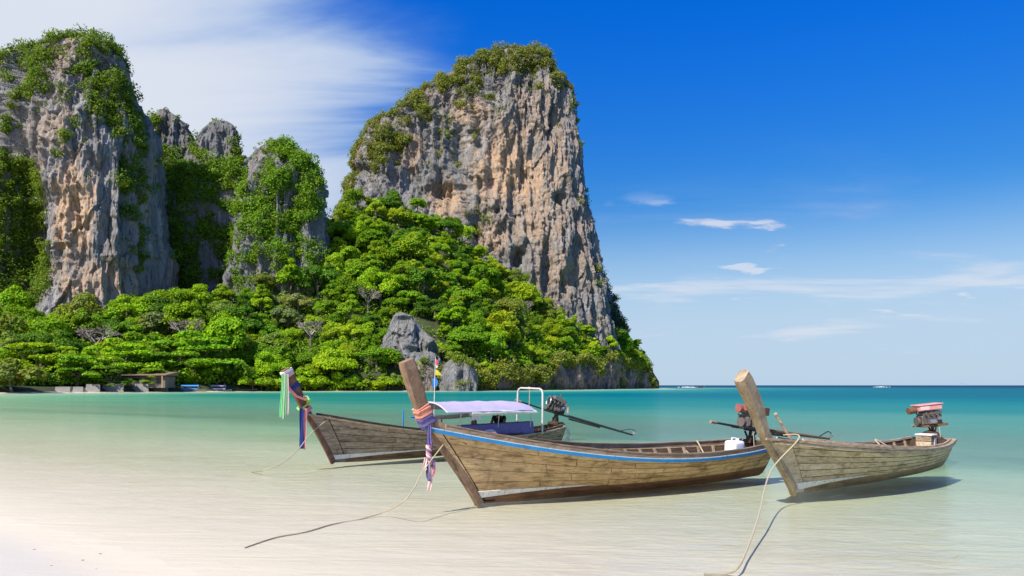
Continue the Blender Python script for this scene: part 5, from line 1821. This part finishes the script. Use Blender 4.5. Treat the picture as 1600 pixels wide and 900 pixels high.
rope_thing('loose_rope', 'pale loose rope lying inside the stern of the blue-striped boat', w0, 0.016, M['rope'])
w0 = [world(B, p) for p in ((5.2, 0.35, 0.25), (5.5, 0.45, 0.40), (5.6, 0.66, 0.60), (5.68, 0.62, 0.58), (5.9, 0.40, 0.40), (6.1, 0.1, 0.22))]
rope_thing('loose_rope', 'pale rope looped over the far gunwale of the grey boat', w0, 0.018, M['rope'])
w0 = [world(B, p) for p in ((7.30, -0.18, 0.98), (7.27, -0.22, 0.75), (7.25, -0.25, 0.45))]
rope_thing('engine_cord', 'thin cord hanging from the pink engine of the grey boat', w0, 0.010, M['rope'])
w0 = [world(A, p) for p in ((7.35, -0.12, 0.98), (7.33, -0.16, 0.78), (7.33, -0.2, 0.40))]
rope_thing('engine_cord', 'thin cord hanging from the red engine of the blue-striped boat', w0, 0.009, M['rope'])


# ------------------------------------------------------------------ people
def body_mesh(name, verts, edges, radii, mat, sub=2):
    me_ = bpy.data.meshes.new(name)
    me_.from_pydata([tuple(v) for v in verts], edges, [])
    bm = bmesh.new()
    bm.from_mesh(me_)
    lay = bm.verts.layers.skin.verify()
    bm.verts.ensure_lookup_table()
    for v, r in zip(bm.verts, radii):
        v[lay].radius = (r, r) if np.isscalar(r) else r
    bm.verts[0][lay].use_root = True
    bm.to_mesh(me_)
    bm.free()
    tmp = bpy.data.objects.new('tmp', me_)
    COL.objects.link(tmp)
    tmp.modifiers.new('skin', 'SKIN')
    sb = tmp.modifiers.new('sub', 'SUBSURF')
    sb.levels = sub
    dg = bpy.context.evaluated_depsgraph_get()
    out = bpy.data.meshes.new_from_object(tmp.evaluated_get(dg))
    bpy.data.objects.remove(tmp)
    out.name = name
    out.materials.clear()
    out.materials.append(mat)
    for f in out.polygons:
        f.use_smooth = True
    return out


def figure(root_name, label, loc, rz, pose, shirt, shorts, group=None, s=1.0, detail=True):
    root = thing(root_name, label, 'person', tuple(loc), (0, 0, rz), group)
    root.scale = (s, s, s)
    if pose == 'sit':            # origin on the seat, facing +x
        J = dict(pel=(0, 0, 0.10), bel=(-0.02, 0, 0.25), che=(-0.02, 0, 0.42), nec=(0.0, 0, 0.56), hd0=(0.02, 0, 0.64), hd1=(0.025, 0, 0.73), hd2=(0.02, 0, 0.79))
        arm = [(0.0, 0.17, 0.50), (0.05, 0.23, 0.30), (0.24, 0.20, 0.18), (0.31, 0.17, 0.16)]
        leg_ = [(0.05, 0.09, 0.08), (0.42, 0.12, 0.09), (0.46, 0.12, -0.22), (0.58, 0.12, -0.25)]
    else:                        # standing, origin between the feet
        J = dict(pel=(0, 0, 0.92), bel=(0.0, 0, 1.06), che=(0.0, 0, 1.26), nec=(0.0, 0, 1.45), hd0=(0.02, 0, 1.54), hd1=(0.025, 0, 1.63), hd2=(0.02, 0, 1.70))
        arm = [(0.0, 0.18, 1.38), (0.0, 0.25, 1.12), (0.07, 0.26, 0.90), (0.09, 0.26, 0.80)]
        leg_ = [(0.0, 0.09, 0.88), (0.03, 0.11, 0.48), (0.0, 0.12, 0.08), (0.13, 0.13, 0.03)]
    vs, rs, es = [], [], []

    def add(p, r, link_to=None):
        vs.append(p)
        rs.append(r)
        if link_to is not None:
            es.append((link_to, len(vs) - 1))
        return len(vs) - 1
    k = add(J['pel'], (0.135, 0.10))
    pel = k
    k = add(J['bel'], (0.125, 0.095), k)
    che = k = add(J['che'], (0.145, 0.10), k)
    k = add(J['nec'], 0.055, k)
    k = add(J['hd0'], 0.075, k)
    k = add(J['hd1'], 0.098, k)
    k = add(J['hd2'], 0.070, k)
    for sd in (-1, 1):
        k = che
        for p, r in zip(arm, (0.058, 0.045, 0.036, 0.030)):
            k = add((p[0], p[1] * sd, p[2]), r, k)
        k = pel
        for p, r in zip(leg_, (0.085, 0.066, 0.044, 0.035)):
            k = add((p[0], p[1] * sd, p[2]), r, k)
    link('body', body_mesh('body', vs, es, rs, M['skin'], 2), root)
    # shirt over the torso and upper arms
    v2, r2, e2 = [J['pel'], J['bel'], J['che'], ((J['che'][0] + J['nec'][0]) / 2, 0, J['nec'][2] - 0.06)], [(0.150, 0.118), (0.145, 0.112), (0.165, 0.118), 0.085], [(0, 1), (1, 2), (2, 3)]
    for sd in (-1, 1):
        i0 = len(v2)
        v2 += [(arm[0][0], arm[0][1] * sd, arm[0][2]), tuple(np.array(arm[0]) * 0.4 + np.array(arm[1]) * 0.6 if sd > 0 else (np.array(arm[0]) * 0.4 + np.array(arm[1]) * 0.6) * np.array([1, -1, 1]))]
        r2 += [0.072, 0.066]
        e2 += [(2, i0), (i0, i0 + 1)]
    link('shirt', body_mesh('shirt', v2, e2, r2, shirt, 2), root)
    v3, r3, e3 = [J['pel']], [(0.148, 0.118)], []
    for sd in (-1, 1):
        i0 = len(v3)
        a_, b_ = np.array(leg_[0]), np.array(leg_[1])
        v3 += [(a_[0], a_[1] * sd, a_[2]), tuple((a_ * 0.3 + b_ * 0.7) * np.array([1, sd, 1]))]
        r3 += [0.100, 0.088]
        e3 += [(0, i0), (i0, i0 + 1)]
    link('shorts', body_mesh('shorts', v3, e3, r3, shorts, 2), root)
    h = np.array(J['hd1'])
    MB().sphere(h + np.array([-0.018, 0, 0.045]), (0.105, 0.098, 0.085), 12, 8).build('hair', M['hair'], root, True)
    if detail:
        MB().sphere(h + np.array([0.105, 0, -0.01]), (0.026, 0.016, 0.024), 8, 6).build('nose', M['skin'], root, True)
        for sd in (-1, 1):
            MB().sphere(h + np.array([0.0, sd * 0.098, -0.005]), (0.024, 0.012, 0.032), 8, 6).build('ear', M['skin'], root, True)
            MB().sphere(h + np.array([0.088, sd * 0.036, 0.018]), (0.012, 0.014, 0.009), 8, 6).build('eye', M['dark_shirt'], root, True)
        MB().sphere(h + np.array([0.092, 0, -0.055]), (0.010, 0.028, 0.008), 8, 6).build('mouth', M['peach'], root, True)
    return root


pw_ = world(C_, (6.25, 0.10, 0.325 + 0.10))
figure('person', 'person in a dark shirt sitting under the rear of the lilac roof', pw_, C_.rotation_euler.z + R(205), 'sit', M['dark_shirt'], M['navy'], s=0.95)
pw_ = world(C_, (5.15, 0.08, 0.325 + 0.08))
figure('person', 'person sitting half hidden behind the purple seat cover, nearer the prow', pw_, C_.rotation_euler.z + R(-50), 'sit', M['post_brown'], M['navy'], s=0.88)

# ------------------------------------------------------------------ far beach: wall panels, house, boats, people
mw = [(112, 130, 604.5, 612), (132, 156, 600.5, 612.5), (158, 193, 600.0, 612), (206, 232, 600.0, 610), (232, 262, 600.0, 609.5), (84, 110, 604.5, 609)]
labs = ['short low grey seawall panel between two taller panels', 'tall leaning concrete seawall panel beside a tree trunk', 'widest leaning concrete seawall panel, cracked down its face', 'grey seawall panel in front of the low house', 'grey seawall panel ending near the first moored boat', 'low grey wall stub under the flat-topped trees']
for (a_, b_, t_, u_), lb in zip(mw, labs):
    Y = float(np.interp((a_ + b_) / 2, B_PX, B_SH)) + 1.5
    p0, p1 = at(a_, u_, Y), at(b_, u_, Y)
    h = (u_ - t_) * Y / FPX
    c = (p0 + p1) / 2
    wv = abs(p1[0] - p0[0])
    o = thing('seawall_panel', lb, 'wall', (c[0], Y, 0.0), (R(-6), 0, 0), 'concrete seawall panels on the far beach')
    mb = MB()
    mb.sweep([[np.array([-wv / 2, 0, -0.3]), np.array([wv / 2, 0, -0.3]), np.array([wv / 2 - 0.15, 0, h + c[2]]), np.array([-wv / 2 + 0.35, 0, h + c[2]])], [np.array([-wv / 2, 0.3, -0.3]), np.array([wv / 2, 0.3, -0.3]), np.array([wv / 2 - 0.15, 0.3, h + c[2]]), np.array([-wv / 2 + 0.35, 0.3, h + c[2]])]])
    mb.build('slab', M['concrete'], o, False, 0.03)
    MB().box((0, 0.15, h + c[2] + 0.02), (wv - 0.6, 0.36, 0.08)).build('coping', M['concrete'], o, False, 0.02)

# low house behind the panels
Yh = 207.0
p0, p1 = at(168, 601, Yh), at(258, 601, Yh)
o = thing('beach_house', 'low beach house with dark windows behind the seawall panels', 'house', ((p0[0] + p1[0]) / 2, Yh, 1.2))
wv = p1[0] - p0[0]
M['house_wall'] = plain('house_wall', (0.17, 0.145, 0.12), 0.9, var=0.5, scale=0.7)  # shadow on the house is put into this darkened wall colour
MB().box((0, 3, 1.6), (wv, 6, 3.2)).build('wall', M['house_wall'], o)
mb = MB()
mb.sweep([[np.array([-wv / 2 - .6, -1.0, 3.45]), np.array([wv / 2 + .6, -1.0, 3.45]), np.array([wv / 2 + .6, 7, 3.45]), np.array([-wv / 2 - .6, 7, 3.45])], [np.array([-wv / 2 - .6, -1.0, 3.6]), np.array([wv / 2 + .6, -1.0, 3.6]), np.array([wv / 2 + .6, 7, 4.6]), np.array([-wv / 2 - .6, 7, 4.6])]])
mb.build('roof', M['bottom_grey'], o)
M['window_dark'] = plain('window_dark', (0.012, 0.014, 0.016), 0.2, var=0.2)
for k in range(5):
    xx = -wv / 2 + wv * (k + 0.5) / 5
    f = MB().box((xx, -0.02, 2.0), (1.7, 0.06, 1.5)).build('window', M['lining'], o)
    MB().box((xx, -0.06, 2.0), (1.45, 0.03, 1.25)).build('pane', M['window_dark'], f)
MB().box((-wv / 2 + 0.4, -0.10, 1.7), (0.3, 0.3, 3.3)).box((wv / 2 - 0.4, -0.9, 1.7), (0.2, 0.2, 3.3)).build('post', M['wood_gold'], o)
MB().box((-wv / 2 + 1.2, -0.04, 1.6), (1.0, 0.05, 2.9)).build('shutter', M['wood_gold'], o)


def small_boat(label, px, Y, L, th, canopy, hullm, prow=True):
    """moored long-tail boat far off: hull, rail, prow, roof on posts"""
    p = ground_at(px, 610, 0)
    loc = ((px - 800) / FPX * Y, Y)
    root = boat_root('moored_boat', label, loc, th, 0, 'boats moored off the far beach')
    Hs = Hull(L, 1.0, 0.85, 0.5, 1.3, 0.55, 0.7, 0.7, 2.0, 1.8, 0.3, 0.1)
    mb = MB()
    vv = np.linspace(0, 1, 8)
    for side in (-1, 1):
        mb.sweep([[Hs.pt(q, v, side) for v in vv] for q in np.linspace(0, 1, 16)], closed=False)
    tr = [Hs.pt(1.0, v, -1) for v in vv] + [Hs.pt(1.0, v, 1) for v in vv[::-1]]
    mb.add(tr, [tuple(range(len(tr)))])
    mb.build('hull', hullm, root, True)
    for side in (-1, 1):
        rail(Hs, side, 0, 1, 0.03, -0.03, 0.1, 0.06, 14).build('gunwale', M['cap_wood'], root)
    deck(root, Hs, 0.1, 0.97, 0.25, M['lining'], 1)
    if prow:
        post(root, Hs, (-1.6, 2.3), M['post_grey'], (0.14, 0.2), (0.16, 0.3), 0.02)
    if canopy:
        mb = MB()
        rings = []
        for x in np.linspace(L * 0.28, L * 0.80, 5):
            rings.append([np.array([x, 0.95 * a_, 2.0 - 0.35 * abs(a_) ** 2]) for a_ in np.linspace(-1, 1, 7)] + [np.array([x, 0.95 * a_, 1.95 - 0.35 * abs(a_) ** 2]) for a_ in np.linspace(1, -1, 7)])
        mb.sweep(rings)
        mb.build('canvas_roof', canopy, root, True)
        for side in (-1, 1):
            for x in (L * 0.3, L * 0.78):
                MB().tube([(x, side * 0.7, 0.5), (x, side * 0.85, 1.7)], 0.03, 5).build('roof_post', M['pipe_white'], root)
        MB().box((L * 0.55, -0.75, 0.85), (L * 0.42, 0.05, 0.4)).build('side_curtain', canopy, root)
    return root


M['canopy_blue'] = plain('canopy_blue', (0.06, 0.27, 0.62), 0.8, var=0.2, scale=1)
small_boat('moored boat with a bright blue roof, first from the seawall', 268, 217, 9.5, R(14), M['canopy_blue'], M['wood_brown'])
small_boat('moored boat with a lilac roof beside the blue-roofed one', 316, 224, 8.5, R(20), M['lilac'], M['wood_grey'])
small_boat('moored boat with a dark blue roof behind the lilac-roofed one', 332, 232, 8.0, R(24), M['flag_blue'], M['wood_brown'])
small_boat('roofless dark wooden boat at the end of the moored row', 358, 230, 8.5, R(8), None, M['lining'])
for px_, Y, rz, sh, lb in ((291, 220, 1.2, M['white_cloth'], 'person in white standing behind the blue-roofed moored boat'), (301, 222, 0.2, M['peach'], 'person in a peach top standing between the two roofed boats'), (313, 223, 2.0, M['palepink'], 'person in pale pink standing beside the lilac-roofed moored boat'), (351, 231, -1.0, M['white_cloth'], 'person in white near the end of the moored row')):
    figure('person', lb, ((px_ - 800) / FPX * Y, Y, 0.15), rz, 'stand', sh, M['navy'], detail=False)

# far out at sea
o = small_boat('small long-tail boat under way on the horizon beside a pale wake', 1099, 620, 10.5, R(182), M['purple'], M['lining'])
o['group'] = 'boats out at sea'
M['foam'] = plain('foam', (0.80, 0.84, 0.86), 0.9, var=0.3, scale=0.4)


def wake(label, px, Y, lx, ly):
    g = np.random.default_rng(int(px))
    nq = 90
    C = np.stack([g.normal(size=nq) * lx * 0.5, g.normal(size=nq) * ly * 0.4, 0.15 + 0.35 * g.random(nq)], -1)
    V, Fq = leaf_quads(C, np.tile(np.array([0, -0.3, 1.0]), (nq, 1)), 1.4, 0.3, 0.5, g)
    return tag(link('wake_foam', np_mesh('wake_foam', V, Fq, M['foam']), None, ((px - 800) / FPX * Y, Y, 0.0)), label, 'foam', kind='stuff')


wake('white wake foam behind the small boat on the horizon', 1074, 616, 6, 3)
wake('short streak of white foam far out on the horizon', 1376, 700, 7, 3)
isl = MB()
isl.sweep([[np.array([x, y * 300, max(0.0, h * (1 - abs(y)))]) for y in (-1, -0.5, 0, 0.5, 1)] for x, h in ((-260, 0), (-150, 26), (-60, 60), (0, 84), (40, 70), (130, 36), (260, 0))], closed=False)
M['far_land'] = plain('far_land', (0.24, 0.30, 0.37), 1.0, var=0.05, scale=0.01)  # distance haze is put into this sky-like blue-grey colour
Yi = 14000
tag(isl.build('far_island', M['far_land'], None, True, loc=((1503 - 800) / FPX * Yi, Yi, -30.0)), 'faint hazy island far out on the horizon', 'island')

# bits of shell and leaf on the dry sand
g = np.random.default_rng(4)
mb = MB()
for k in range(14):
    q = ground_at(g.uniform(0, 300), g.uniform(812, 898), 0.0)
    sd = float(shore_dist(np.array([[q[0]]]), np.array([[q[1]]]))[0, 0])
    if sd > -0.1:
        continue
    zz = float(np.interp(sd, DD, DZ))
    r_ = 0.005 + 0.009 * g.random()
    mb.sphere((q[0] + 6, q[1] - 9, zz + 0.002), (r_ * (1 + g.random()), r_, r_ * 0.4), 6, 4)
tag(mb.build('shell_debris', M['rope_dark'], None, True, loc=(-6, 9, 0)), 'small dark bits of shell and leaf on the dry sand', 'debris', kind='stuff')
